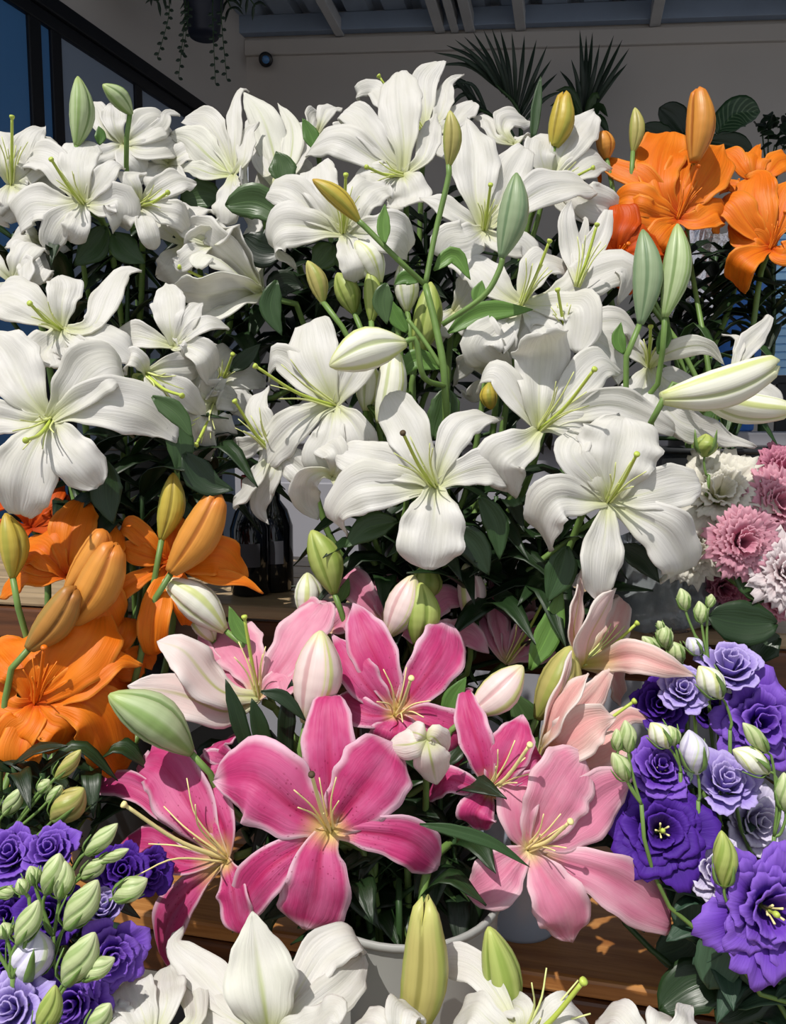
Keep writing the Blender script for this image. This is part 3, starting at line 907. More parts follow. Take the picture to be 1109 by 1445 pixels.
# ------------------------------------------------------------------ white lilies, left
lily('white', (72, 593), .86, (-.05, .25, 1), [
    (84, [(100, 560), (132, 522), (162, 515), (178, 545)], dict(p='lily', cup=.3)),
    (82, [(125, 570), (190, 575), (232, 600), (249, 625)], dict(p='lily', cup=.28)),
    (98, [(48, 635), (30, 680), (28, 722)], dict(p='lily', ruffle=.08)),
    (66, [(92, 630), (118, 660), (140, 685)], dict(p='blunt', ruffle=.14)),
    (88, [(40, 555), (10, 500), (-14, 470)], dict(p='lily')),
    (58, [(35, 595), (-10, 590), (-45, 610)], dict(p='lily')),
], (37, 621, 8), 'leftwhite', 'large white lily above the orange lilies, its style bent down',
     xleaves=[(40, [(245, 590), (255, 630), (250, 668)], dict(m='leaf')), (30, [(215, 560), (250, 585), (272, 618)], dict(m='leaf', dd=-.01)), (46, [(150, 650), (150, 700), (160, 740)], dict(m='leaf_dark')), (44, [(260, 640), (290, 680), (330, 692)], dict(m='leaf_dark'))])
lily('white', (87, 466), .93, (.05, .45, .9), [
    (46, [(130, 462), (152, 420), (172, 385), (200, 384)], dict(p='lily', cup=.3)),
    (50, [(88, 430), (92, 402), (84, 390)], dict(p='blunt')),
    (76, [(50, 440), (10, 420), (-25, 425)], dict(p='lily')),
    (76, [(80, 480), (62, 500), (70, 518, 6)], dict(p='blunt')),
    (64, [(125, 480), (158, 488), (185, 505)], dict(p='lily')),
    (46, [(110, 500), (125, 515), (110, 540, 4)], dict(p='sepal')),
], (43, 429, 6), 'leftwhite', 'white lily with one petal arching up and over, above the large white bloom')
lily('white', (246, 490), .96, (-.1, .45, .9), [
    (50, [(240, 455), (238, 425), (234, 400)], dict(p='lily')),
    (34, [(262, 455), (275, 435), (286, 428)], dict(p='sepal')),
    (30, [(272, 468), (295, 455), (320, 462)], dict(p='sepal')),
    (40, [(252, 490), (262, 480), (272, 506)], dict(p='blunt', cup=.4)),
    (48, [(215, 480), (185, 475), (165, 495)], dict(p='lily')),
    (44, [(270, 490), (292, 505), (296, 535)], dict(p='lily')),
], None, 'leftwhite', 'white lily with three narrow upright petals right of the arching petal')
lily('white', (206, 528), .93, (.6, .25, .75), [
    (44, [(232, 518), (262, 516), (282, 512)], dict(p='lily')),
    (34, [(198, 512), (186, 505), (176, 525)], dict(p='blunt', cup=.5)),
    (26, [(216, 545), (224, 555), (232, 562)], dict(p='blunt')),
    (40, [(245, 545), (270, 565), (292, 592)], dict(p='sepal')),
], (256, 558, 5), 'leftwhite', 'small white lily with a yellow green heart beside the broad shaded petal')
lily('white', (300, 570), .99, (.3, .0, .9), [
    (52, [(298, 545), (310, 555), (334, 562)], dict(p='blunt')),
    (66, [(288, 590), (305, 612), (322, 612)], dict(p='lily')),
    (56, [(275, 600), (278, 625), (286, 646)], dict(p='sepal')),
    (46, [(282, 560), (276, 540), (290, 520)], dict(p='lily')),
], (277, 627, 5), 'leftwhite', 'white lily with crumpled petals pointing down toward the yellow bud')
lily('white', (308, 545), 1.06, (.2, .3, .9), [
    (46, [(312, 515), (325, 498), (338, 505)], dict(p='lily')),
    (44, [(330, 535), (352, 530), (368, 535)], dict(p='lily')),
    (40, [(330, 560), (350, 580), (355, 600)], dict(p='sepal')),
    (34, [(300, 520), (305, 495), (318, 490)], dict(p='sepal')),
], (328, 501, 4), 'leftwhite', 'shaded white lily deep behind the crumpled petals',
     xleaves=[(24, [(325, 525), (348, 505), (368, 485)], dict(dd=-.02, m='leaf_dark'))])
lily('white', (20, 400), 1.0, (-.1, .4, .9), [
    (34, [(32, 385), (38, 372), (36, 405, 5)], dict(p='blunt')),
    (30, [(50, 392), (62, 378), (58, 400)], dict(p='blunt')),
    (48, [(30, 365), (45, 348), (62, 352)], dict(p='lily')),
    (36, [(0, 380), (-18, 365), (-30, 380)], dict(p='lily')),
    (30, [(10, 405), (2, 410), (-8, 425)], dict(p='sepal')),
], None, 'leftwhite', 'small rolled white lily at the window side between the two tiers', leaves=3)

# ------------------------------------------------------------------ white lilies, back left
lily('white', (119, 289), 1.02, (-.15, .25, 1), [
    (58, [(112, 255), (112, 222), (120, 200)], dict(p='blunt')),
    (36, [(142, 258), (162, 232), (176, 240)], dict(p='sepal')),
    (50, [(95, 260), (72, 225), (42, 222), (40, 250)], dict(p='lily')),
    (50, [(145, 290), (168, 282), (172, 310), (158, 322)], dict(p='lily')),
    (62, [(85, 292), (45, 290), (28, 312), (34, 330)], dict(p='lily')),
    (38, [(112, 308), (106, 325), (98, 340)], dict(p='blunt')),
    (44, [(88, 310), (72, 340), (74, 366)], dict(p='sepal')),
], (73, 226, 6), 'back1', 'open white lily below the tall upright green bud by the window',
     xleaves=[(42, [(150, 320), (132, 350), (105, 375)], dict(m='leaf')), (40, [(160, 330), (180, 355), (205, 372)], dict(m='leaf'))])
lily('white', (16, 262), 1.05, (.2, .3, 1), [
    (56, [(45, 240), (70, 208), (92, 216)], dict(p='lily')),
    (46, [(30, 230), (46, 192), (64, 180)], dict(p='sepal')),
    (46, [(2, 230), (0, 200), (-10, 185)], dict(p='lily')),
    (48, [(38, 275), (66, 270), (72, 295)], dict(p='lily')),
    (40, [(10, 285), (18, 295), (2, 310)], dict(p='sepal')),
], (17, 166, 4), 'back1', 'white lily cut off by the frame edge, style standing straight up', leaves=5)
lily('white', (175, 205), 1.16, (.1, .4, .9), [
    (56, [(198, 188), (222, 172), (242, 185)], dict(p='lily')),
    (38, [(162, 180), (160, 158), (158, 148)], dict(p='lily')),
    (36, [(148, 185), (138, 160), (130, 145)], dict(p='lily')),
    (20, [(225, 180), (236, 160), (252, 162)], dict(p='sepal')),
    (42, [(202, 212), (228, 208), (248, 198)], dict(p='sepal')),
    (40, [(180, 222), (190, 230), (204, 250)], dict(p='lily')),
    (32, [(155, 215), (138, 222), (130, 240)], dict(p='sepal')),
], None, 'back1', 'white lily behind the green bud with petals fanned against the window', leaves=4)
lily('white', (197, 290), 1.03, (.25, .15, 1), [
    (40, [(222, 270), (252, 255), (276, 260)], dict(p='lily')),
    (30, [(190, 265), (182, 248), (200, 245)], dict(p='sepal')),
    (40, [(225, 298), (252, 305), (268, 330)], dict(p='lily')),
    (30, [(205, 315), (212, 335), (218, 352)], dict(p='blunt')),
    (36, [(178, 300), (172, 310), (180, 325)], dict(p='sepal')),
], (236, 272, 4), 'back1', 'small white lily with yellow green filaments left of the dark oval leaves')
lily('white', (330, 248), 1.12, (-.55, .35, .7), [
    (54, [(300, 225), (268, 196), (240, 190)], dict(p='lily', cup=-.15, flip=1)),
    (44, [(312, 200), (290, 170), (262, 168)], dict(p='lily')),
    (26, [(332, 200), (332, 150), (342, 126), (352, 130)], dict(p='sepal')),
    (26, [(300, 246), (268, 236), (248, 246)], dict(p='sepal', flip=1)),
    (30, [(345, 225), (350, 190), (366, 172)], dict(p='sepal')),
    (26, [(342, 262), (345, 225), (358, 210)], dict(p='sepal')),
    (48, [(325, 275), (320, 300), (318, 318)], dict(p='blunt')),
], None, 'back1', 'white lily seen from behind with a green ribbed outer petal pointing at the window')
lily('white', (392, 270), 1.15, (-.2, .6, .5), [
    (52, [(388, 225), (370, 165), (344, 132)], dict(p='lily', cup=-.2, flip=1)),
    (34, [(410, 225), (412, 180), (392, 146)], dict(p='sepal', flip=1)),
    (30, [(372, 235), (362, 200), (352, 172), (368, 170)], dict(p='sepal')),
    (36, [(414, 240), (428, 200), (432, 172)], dict(p='lily')),
], None, 'back2', 'tall white trumpet lily seen from outside against the gray wall',
     xleaves=[(40, [(402, 262), (398, 235), (390, 214)], dict(m='leaf', dd=-.04)), (23, [(446, 214), (438, 190), (427, 167)], dict(m='leaf_fresh', dd=-.03)),
              (50, [(402, 310), (362, 286), (318, 290)], dict(m='leaf', p='oval', dd=-.10)), (44, [(312, 284), (285, 276), (255, 284)], dict(m='leaf', p='oval')),
              (54, [(400, 356), (365, 352), (342, 334)], dict(m='leaf_dark', p='oval', dd=-.10))])
lily('white', (372, 415), 1.06, (-.75, .3, .5), [
    (74, [(335, 408, 3), (285, 415, 4), (242, 408, 3)], dict(p='lily', cup=-.15, flip=1)),
    (80, [(340, 425, 2), (310, 435, 3), (282, 446, 1)], dict(p='lily', cup=-.15, flip=1)),
    (60, [(335, 370, 2), (300, 340, 3), (276, 322, 2), (262, 335, 1)], dict(p='lily')),
    (48, [(345, 360, 2), (322, 325, 3), (308, 322, 4)], dict(p='blunt', cup=.4)),
    (44, [(352, 345), (360, 318), (342, 300)], dict(p='sepal')),
    (46, [(320, 375, 4), (290, 362, 5), (280, 378, 6)], dict(p='blunt', cup=.5)),
], (254, 377, 3), 'back1', 'white trumpet lily lying sideways in shade above the narrow upright petals',
     xleaves=[(32, [(390, 396), (382, 435), (398, 474)], dict(m='leaf', dd=-.05)), (40, [(380, 420), (400, 400), (430, 405)], dict(m='leaf_dark'))])
lily('white', (300, 345), 1.04, (-.2, .3, .9), [
    (44, [(292, 330), (280, 345), (296, 372)], dict(p='blunt', cup=.5)),
    (40, [(315, 330), (320, 322), (316, 345)], dict(p='blunt', cup=.5)),
    (42, [(275, 335), (255, 310), (240, 298)], dict(p='lily')),
    (34, [(270, 360), (255, 372), (246, 368)], dict(p='sepal')),
], None, 'back1', 'half open white lily with rolled petals between dark oval leaves', leaves=4)

lily('white', (262, 345), 1.09, (-.1, .3, .9), [
    (48, [(240, 330), (222, 318), (205, 330)], dict(p='lily')),
    (46, [(262, 320), (272, 298), (292, 296)], dict(p='lily')),
    (50, [(250, 370), (240, 385), (222, 388)], dict(p='lily')),
    (44, [(280, 350), (300, 345), (312, 362)], dict(p='sepal')),
], None, 'back1', 'white lily wedged between the rolled petals and the dark oval leaf', leaves=2)
lily('white', (238, 232), 1.18, (.1, .4, .9), [
    (44, [(222, 218), (212, 208), (205, 222)], dict(p='lily')),
    (46, [(252, 222), (268, 214), (280, 228)], dict(p='lily')),
    (48, [(240, 252), (238, 268), (246, 282)], dict(p='blunt')),
    (40, [(215, 245), (200, 250), (196, 262)], dict(p='sepal')),
], None, 'back1', 'distant white lily in the gap beside the fanned window lily', leaves=2)
lily('white', (395, 232), 1.24, (0, .4, .9), [
    (44, [(410, 215), (420, 198), (436, 205)], dict(p='lily')),
    (44, [(385, 250), (380, 270), (368, 282)], dict(p='lily')),
    (44, [(415, 240), (430, 238), (440, 250)], dict(p='sepal')),
], None, 'back2', 'distant white lily under the trumpet seen from outside', leaves=2)
lily('white', (60, 345), 1.1, (0, .3, .9), [
    (44, [(45, 335), (30, 330), (15, 340)], dict(p='lily')),
    (44, [(80, 340), (92, 335), (100, 348)], dict(p='lily')),
    (46, [(62, 365), (58, 380), (66, 395)], dict(p='blunt')),
], None, 'back1', 'distant white lily below the open window side lily', leaves=2)
lily('white', (640, 440), 1.04, (0, .3, .9), [
    (44, [(655, 420), (668, 400), (682, 398)], dict(p='lily')),
    (44, [(625, 455), (612, 470), (618, 490)], dict(p='lily')),
    (46, [(660, 455), (678, 462), (686, 480)], dict(p='blunt')),
], None, 'mid', 'shaded white lily right behind the fork of the bud stalk', leaves=2)
# ------------------------------------------------------------------ white lilies, back middle
lily('white', (568, 248), 1.08, (-.1, .35, 1), [
    (66, [(570, 205), (565, 150), (563, 104)], dict(p='lily', cup=.35)),
    (66, [(575, 262), (578, 282), (572, 292, 5)], dict(p='blunt')),
    (46, [(535, 205), (505, 165), (484, 160), (490, 182)], dict(p='lily')),
    (54, [(528, 225), (480, 198), (445, 208), (432, 222)], dict(p='lily')),
    (36, [(596, 225), (606, 195), (615, 160)], dict(p='sepal')),
    (46, [(540, 250), (515, 245), (500, 262)], dict(p='sepal')),
], (518, 236, 5), 'back2', 'large white lily at the top middle with a tall pointed upper petal', stamens=6)
lily('white', (600, 190), 1.18, (.05, .6, .7), [
    (40, [(600, 150), (600, 112), (618, 88)], dict(p='lily')),
    (30, [(622, 160), (632, 118), (655, 106)], dict(p='sepal')),
    (36, [(560, 165), (530, 125), (505, 130)], dict(p='lily')),
    (40, [(632, 180), (655, 155), (668, 145)], dict(p='blunt')),
    (44, [(630, 210), (650, 205), (648, 235)], dict(p='lily')),
], (535, 108, 2), 'back2', 'white lily rising behind the tall pointed petal, tips curled at the wall', leaves=4)
lily('white', (484, 330), 1.0, (-.1, .25, 1), [
    (74, [(448, 322), (400, 320), (386, 345), (418, 380)], dict(p='lily', ruffle=.08)),
    (62, [(500, 300), (518, 270), (545, 262)], dict(p='blunt', ruffle=.14)),
    (56, [(470, 300), (452, 265), (448, 235)], dict(p='lily')),
    (54, [(450, 305), (410, 272), (382, 268)], dict(p='lily')),
    (62, [(525, 330), (560, 330), (575, 352)], dict(p='lily')),
    (44, [(494, 355), (502, 378), (500, 398)], dict(p='blunt')),
], (488, 248, 6), 'back2', 'white lily with crisp browned petal edge beside the slender yellow bud',
     xleaves=[(40, [(470, 345), (455, 365), (440, 380)], dict(m='leaf'))])
lily('white', (683, 326), 1.03, (.1, .4, 1), [
    (74, [(672, 280), (668, 215), (658, 170)], dict(p='lily', cup=.4)),
    (62, [(730, 290), (780, 262), (834, 266)], dict(p='lily')),
    (60, [(660, 340), (635, 345), (630, 366)], dict(p='blunt')),
    (50, [(705, 345), (735, 345), (748, 366)], dict(p='lily')),
    (34, [(648, 305), (618, 285), (592, 280)], dict(p='sepal')),
    (60, [(705, 285), (722, 240), (740, 210)], dict(p='lily')),
], (692, 262, 5), 'back2', 'white lily with two tall petals directly behind the gray green bud')
lily('white', (775, 258), 1.12, (.25, .4, .9), [
    (64, [(795, 215), (818, 180), (838, 158)], dict(p='lily')),
    (50, [(762, 220), (765, 200), (750, 196)], dict(p='lily')),
    (58, [(800, 270), (830, 285), (862, 292)], dict(p='lily')),
    (46, [(815, 240), (842, 228), (862, 240)], dict(p='sepal')),
    (44, [(800, 290), (845, 300), (868, 325)], dict(p='sepal')),
], (836, 237, 4), 'back2', 'white lily beside the back orange lilies with one broad petal raised')
lily('white', (725, 205), 1.2, (.0, .6, .7), [
    (42, [(710, 185), (715, 168), (742, 170)], dict(p='lily')),
    (34, [(700, 195), (690, 172), (672, 165)], dict(p='sepal')),
    (24, [(732, 200), (738, 192), (750, 198)], dict(p='sepal')),
], None, 'back2', 'white lily mostly hidden, pale petal below the palm fronds', leaves=4)
lily('white', (448, 190), 1.22, (.0, .5, .8), [
    (30, [(455, 172), (462, 155), (474, 152)], dict(p='lily')),
    (30, [(440, 182), (440, 168), (450, 160)], dict(p='blunt')),
    (34, [(470, 190), (490, 185), (500, 195)], dict(p='lily')),
], None, 'back2', 'small distant white lily peeking out left of the tall pointed petal', leaves=3)
lily('white', (814, 405), .97, (.1, .7, .4), [
    (34, [(806, 360), (800, 310), (806, 284)], dict(p='lily', cup=.4)),
    (36, [(828, 365), (848, 330), (858, 298)], dict(p='lily', cup=.4)),
    (26, [(818, 360), (825, 325), (826, 308)], dict(p='sepal')),
], (842, 318, 2), 'mid', 'narrow half open white lily with long filaments beside the dark orange bloom', leaves=3, slen=.9)

# ================================================================== white and green buds
t = Thing('bud_stalk', 'tall branching green stalk of lily buds rising through the white blooms', 'flower stalk', P(628, 860, 1.02), 'lily buds')
tr = [P(628, 860, 1.02), P(630, 700, .98), P(628, 545, .93), P(617, 470, .93), P(600, 402, .94)]
t.add('stem', tube(tr, .0052, .004, 10, 24), M['stem'])
bj = [('bud_tan', (633, 236, 0), (635, 156, 1), 27, [(600, 402, .94), (614, 330, .945)]),
      ('bud_yellow', (508, 314, 2), (441, 253, 3), 27, [(600, 402, .94), (560, 365, .92)]),
      ('bud_gray', (708, 364, 3), (729, 244, 4), 42, [(624, 458, .93), (682, 418, .915)]),
      ('bud_white', (572, 484, 6), (465, 516, 8), 56, [(628, 545, .93), (598, 532, .895)])]
for k_, b_, t_, w_, vp in bj:
    b3, dr = bud_part(t, b_, t_, w_, .94, k_)
    pts = [P(*q) for q in vp]
    t.add('branch', tube(pts + [b3 - dr * .012, b3 + dr * .003], .0032, .0034, 8, 14), M['stem'])
for q in [(32, [(632, 470), (680, 442), (752, 437)], dict(m='leaf_fresh')), (20, [(543, 345), (541, 318), (543, 288)], dict(m='leaf_fresh', dd=-.03)),
          (24, [(612, 382), (640, 360), (664, 395)], dict(m='leaf_fresh')), (22, [(672, 430), (676, 412), (680, 396)], dict(m='leaf_fresh')),
          (30, [(545, 400), (540, 425), (546, 458)], dict(m='leaf', dd=-.02)), (30, [(622, 520), (585, 508), (560, 540)], dict(m='leaf_fresh')),
          (46, [(630, 548), (626, 585), (612, 620)], dict(m='leaf', p='oval')), (22, [(590, 398), (572, 392), (556, 402)], dict(m='leaf_fresh')),
          (24, [(575, 470), (558, 445), (548, 420)], dict(m='leaf_fresh'))]:
    xleaf(t, q, .935)
t.add('branch', tube([P(575, 450, .94), P(598, 480, .935), P(624, 520, .93)], .0024, .0028, 8, 10), M['stem'])

bud('bud_tan', (456, 428), (434, 368), 28, .97, 'mid', 'olive green bud leaning left under the browned white petal', leaves=2, via=[(486, 468, .97), (520, 560, .99)])
bud('bud_lime', (500, 442), (476, 385), 36, 1.0, 'mid', 'pale green bud standing behind the leaning olive bud', leaves=1)
bud('bud_lime', (524, 455), (521, 382), 28, .98, 'mid', 'narrow pale green bud beside the hanging stalk leaf', leaves=1)
bud('bud_white', (536, 400), (502, 340), 42, .985, 'mid', 'plump cream bud below the slender yellow bud', leaves=1)
bud('bud_lime', (588, 505), (608, 398), 42, .985, 'mid', 'long pale green bud right behind the main stalk', leaves=1)
bud('bud_white', (575, 440), (566, 372), 36, 1.0, 'mid', 'pale bud half covered by the top of the main stalk', leaves=1)
bud('bud_white', (538, 598), (556, 500), 44, .95, 'mid', 'half open white bud under the cream bud of the main stalk', leaves=0, open_tip=.3, via=[(520, 570, .96), (560, 640, .97), (575, 700, .99)])
bud('bud_white', (516, 580), (520, 510), 40, .97, 'mid', 'greenish white bud tucked against the window facing lily', leaves=0)
bud('bud_gray', (904, 458), (907, 324), 42, .92, 'mid', 'gray green bud beneath the back orange lily, standing left of its twin', leaves=1, via=[(878, 520, .93), (862, 600, .95)], xleaves=[(20, [(880, 500), (872, 478), (876, 455)], dict(m='leaf_fresh'))])
bud('bud_green', (938, 448), (956, 316), 40, .92, 'mid', 'gray green bud beneath the back orange lily, standing right of its twin', leaves=1, via=[(930, 480, .93), (915, 560, .96)], xleaves=[(20, [(928, 500), (938, 475), (940, 450)], dict(m='leaf_fresh'))])
bud('bud_white', (934, 562, 4), (1092, 514, 4), 56, .9, 'mid', 'long pale yellow green bud pointing right over the white cabinet gap', leaves=1, via=[(918, 580, .87), (900, 680, .93)], open_tip=.25)
bud('bud_white', (985, 555), (1112, 578), 46, .95, 'mid', 'opening white bud with a green hooked tip below the long pale bud', leaves=0, open_tip=.3)
bud('bud_green', (108, 206), (110, 108), 35, 1.03, 'back1', 'tall upright green bud in front of the black window frame', leaves=1)
bud('bud_green', (186, 162, 0), (145, 119, 3), 28, 1.06, 'back1', 'green bud nodding left in front of the black window frame', leaves=1, via=[(188, 176, 1.06), (178, 230, 1.08)], xleaves=[(16, [(140, 205), (142, 190), (139, 178)], dict(m='leaf_fresh'))])
bud('bud_yellow', (782, 208), (796, 138), 36, 1.12, 'back2', 'yellow green bud with a split tip below the second palm', leaves=1, open_tip=.5, xleaves=[(15, [(752, 196), (757, 150), (763, 108)], dict(m='leaf', p='blade'))])
bud('bud_lime', (215, 560), (188, 528), 30, .95, 'leftwhite', 'squat yellow green bud in the heart of the left white cluster', leaves=0)

# ================================================================== orange lilies, back right
lily('orange', (956, 310), 1.15, (-.05, .3, 1), [
    (50, [(915, 288), (885, 278), (862, 294)], dict(p='lily')),
    (48, [(918, 305), (898, 300), (897, 332)], dict(p='blunt')),
    (48, [(985, 312), (1012, 300), (1010, 330)], dict(p='blunt')),
    (74, [(930, 265), (930, 225), (945, 188)], dict(p='lily')),
    (60, [(985, 270), (1008, 235), (1020, 204)], dict(p='lily')),
    (42, [(912, 258), (875, 240), (846, 232), (846, 262)], dict(p='sepal')),
    (52, [(958, 270), (965, 235), (975, 215)], dict(p='sepal')),
    (44, [(935, 330), (926, 345), (925, 362)], dict(p='lily')),
], (985, 235, 3), 'backorange', 'wide open orange lily on the back shelf below the upright orange bud', leaves=5)
lily('orange', (1086, 352), 1.14, (-.2, .3, .9), [
    (50, [(1055, 315), (1030, 285), (1002, 300)], dict(p='lily')),
    (46, [(1060, 362), (1045, 375), (1042, 404)], dict(p='lily')),
    (60, [(1075, 310), (1065, 275), (1068, 248)], dict(p='lily')),
    (50, [(1100, 310), (1115, 270), (1125, 250)], dict(p='lily')),
    (40, [(1105, 360), (1125, 355), (1140, 375)], dict(p='sepal')),
    (40, [(1070, 335), (1052, 335), (1028, 315)], dict(p='sepal')),
], (1108, 300, 3), 'backorange', 'orange lily at the right edge with one petal hanging in a point', leaves=5)
lily('orange', (1066, 262), 1.2, (-.1, .5, .8), [
    (34, [(1048, 240), (1035, 222), (1020, 214)], dict(p='lily')),
    (40, [(1066, 235), (1070, 222), (1085, 235)], dict(p='blunt')),
    (40, [(1085, 245), (1100, 228), (1115, 225)], dict(p='lily')),
    (30, [(1045, 265), (1028, 262), (1015, 275)], dict(p='sepal')),
    (20, [(1062, 235), (1066, 215), (1072, 204)], dict(p='sepal')),
], None, 'backorange', 'orange lily behind the edge one, only its upper petals showing', leaves=4)
lily('orange_shaded', (868, 362), 1.12, (-.1, .2, 1), [
    (50, [(872, 330), (880, 305), (876, 290)], dict(p='lily')),
    (50, [(850, 378), (836, 392), (826, 398)], dict(p='lily')),
    (52, [(895, 345), (915, 340), (930, 350)], dict(p='lily')),
    (44, [(880, 385), (895, 395), (905, 405)], dict(p='lily')),
    (40, [(852, 350), (840, 352), (832, 365)], dict(p='sepal')),
], (886, 345, 3), 'backorange', 'dark orange lily in shade between the white bloom and the green twin buds', leaves=4)
lily('orange_shaded', (925, 345), 1.2, (0, .2, 1), [
    (60, [(915, 360), (905, 378), (895, 385)], dict(p='lily')),
    (50, [(940, 355), (950, 350), (960, 340)], dict(p='lily')),
    (50, [(905, 340), (890, 345), (880, 352)], dict(p='lily')),
], None, 'backorange', 'shaded orange petals directly under the wide open orange bloom', leaves=3)
bud('bud_orange', (980, 228), (986, 128), 40, 1.12, 'backorange', 'upright orange bud standing against the gray wall', leaves=0, open_tip=.2, via=[(978, 236, 1.17), (975, 260, 1.22), (970, 340, 1.24)])
bud('bud_tan', (893, 216), (896, 152), 22, 1.16, 'backorange', 'narrow olive bud left of the upright orange bud', leaves=0)
bud('bud_orange', (856, 224), (848, 186), 26, 1.17, 'backorange', 'small orange bud behind the raised white petal', leaves=0)

# ================================================================== orange lilies, left
lily('orange', (50, 993), .84, (.05, .35, 1), [
    (98, [(92, 945), (128, 900), (142, 856)], dict(p='lily', cup=.3)),
    (84, [(105, 988), (142, 1010), (164, 1074)], dict(p='lily')),
    (56, [(110, 965), (165, 932), (200, 940)], dict(p='sepal')),
    (66, [(40, 1020), (22, 1040), (30, 1076)], dict(p='blunt')),
    (82, [(38, 950), (18, 925), (-5, 905)], dict(p='lily')),
    (60, [(70, 1020), (88, 1030), (72, 1062)], dict(p='blunt')),
    (66, [(18, 1000), (-10, 985), (-40, 995)], dict(p='lily')),
    (60, [(30, 1050), (30, 1085), (40, 1108)], dict(p='sepal')),
], (62, 915, 4), 'leftorange', 'large orange lily next to the fat green bud', leaves=4)
lily('orange', (95, 812), .90, (.0, .45, .9), [
    (66, [(98, 775), (104, 740), (114, 712)], dict(p='lily')),
    (66, [(75, 790), (58, 772), (30, 770)], dict(p='lily')),
    (46, [(60, 815), (35, 810), (0, 845)], dict(p='lily')),
    (50, [(125, 790), (152, 770), (165, 745)], dict(p='lily')),
    (34, [(55, 800), (40, 790), (65, 785)], dict(p='sepal')),
    (56, [(120, 830), (150, 850), (165, 880)], dict(p='lily')),
], None, 'leftorange', 'orange lily behind the paired orange buds', leaves=4)
lily('orange', (238, 792), .92, (.1, .4, .9), [
    (60, [(275, 790), (312, 785), (348, 815)], dict(p='lily')),
    (26, [(300, 812), (345, 820), (371, 838)], dict(p='sepal')),
    (34, [(205, 760), (180, 742), (162, 762)], dict(p='sepal')),
    (34, [(205, 785), (175, 775), (168, 788)], dict(p='sepal')),
    (44, [(228, 830), (218, 870), (216, 920)], dict(p='lily')),
    (30, [(215, 806), (175, 830), (146, 858)], dict(p='blunt')),
    (50, [(245, 760), (250, 735), (262, 728)], dict(p='lily')),
    (36, [(255, 830), (262, 860), (262, 880)], dict(p='lily')),
], (306, 745, 4), 'leftorange', 'orange lily with petals spread under the tallest yellow bud', leaves=4)
lily('orange_shaded', (45, 745), .97, (.1, .4, .9), [
    (44, [(62, 715), (74, 690), (84, 680)], dict(p='lily')),
    (22, [(78, 725), (92, 705), (88, 722)], dict(p='sepal')),
    (46, [(30, 715), (15, 705), (-5, 715)], dict(p='lily')),
    (44, [(70, 740), (80, 735), (95, 700)], dict(p='sepal')),
    (44, [(30, 750), (5, 755), (-10, 770)], dict(p='lily')),
], None, 'leftorange', 'shaded dark orange lily under the large white hanging petal', leaves=3)
lily('orange', (150, 930), .90, (.2, .2, 1), [
    (50, [(165, 905), (172, 880), (165, 868)], dict(p='lily')),
    (46, [(175, 940), (205, 930), (214, 945)], dict(p='lily')),
    (46, [(160, 960), (180, 968), (190, 960)], dict(p='lily')),
    (46, [(140, 900), (130, 880), (140, 868)], dict(p='lily')),
], None, 'leftorange', 'half hidden orange lily right behind the large orange bloom', leaves=3)
bud('bud_yellow', (228, 762), (245, 667), 38, .9, 'leftorange', 'tall yellow green bud standing among the left orange lilies', leaves=1, xleaves=[(14, [(220, 790), (215, 782), (232, 770)], dict(m='leaf_fresh'))])
bud('bud_orange', (242, 808), (308, 700), 56, .885, 'leftorange', 'fat orange bud leaning right beside the tall yellow bud', leaves=0, open_tip=.15)
bud('bud_orange', (96, 832), (148, 748), 44, .86, 'leftorange', 'orange bud leaning right, upper of the close pair', leaves=0)
bud('bud_orange', (102, 880), (162, 770), 62, .845, 'leftorange', 'orange bud leaning right, lower and larger of the close pair', leaves=0, open_tip=.15)
bud('bud_amber', (42, 915), (104, 832), 50, .825, 'leftorange', 'brownish orange bud resting on the large orange bloom', leaves=0, open_tip=.2)
bud('bud_yellow', (18, 816), (8, 724), 40, .86, 'leftorange', 'yellow bud cut off by the frame edge above the orange lilies', leaves=0, via=[(26, 860, .86), (34, 930, .87)])

# ================================================================== pink lilies
lily('pink', (466, 1172), .77, (.0, .22, 1), [
    (100, [(452, 1205), (446, 1258), (430, 1310)], dict(p='blunt', cup=.15)),
    (122, [(415, 1140), (360, 1098), (304, 1100)], dict(p='lily')),
    (110, [(500, 1130), (535, 1085), (556, 1050)], dict(p='blunt')),
    (66, [(525, 1175), (580, 1188), (618, 1222)], dict(p='blunt')),
    (66, [(425, 1195), (375, 1230), (334, 1288)], dict(p='lily')),
    (78, [(466, 1120), (464, 1050), (464, 990)], dict(p='lily')),
], (440, 1094, 6), 'pink', 'large deep pink lily facing the viewer above the gray bucket', leaves=7, knob='anther', ruffle=.06,
     xleaves=[(19, [(592, 1163), (640, 1172), (695, 1190), (748, 1224)], dict(m='leaf', dd=-.05, p='leaf')), (44, [(480, 1240), (460, 1275), (420, 1310)], dict(m='leaf_dark', dd=.06)), (46, [(400, 1250), (372, 1290), (378, 1330)], dict(m='leaf_dark', dd=.08)),
              (60, [(640, 1210), (655, 1260), (660, 1330)], dict(m='leaf_dark', dd=.06)), (50, [(560, 1220), (540, 1260), (520, 1320)], dict(m='leaf_dark', dd=.08))])
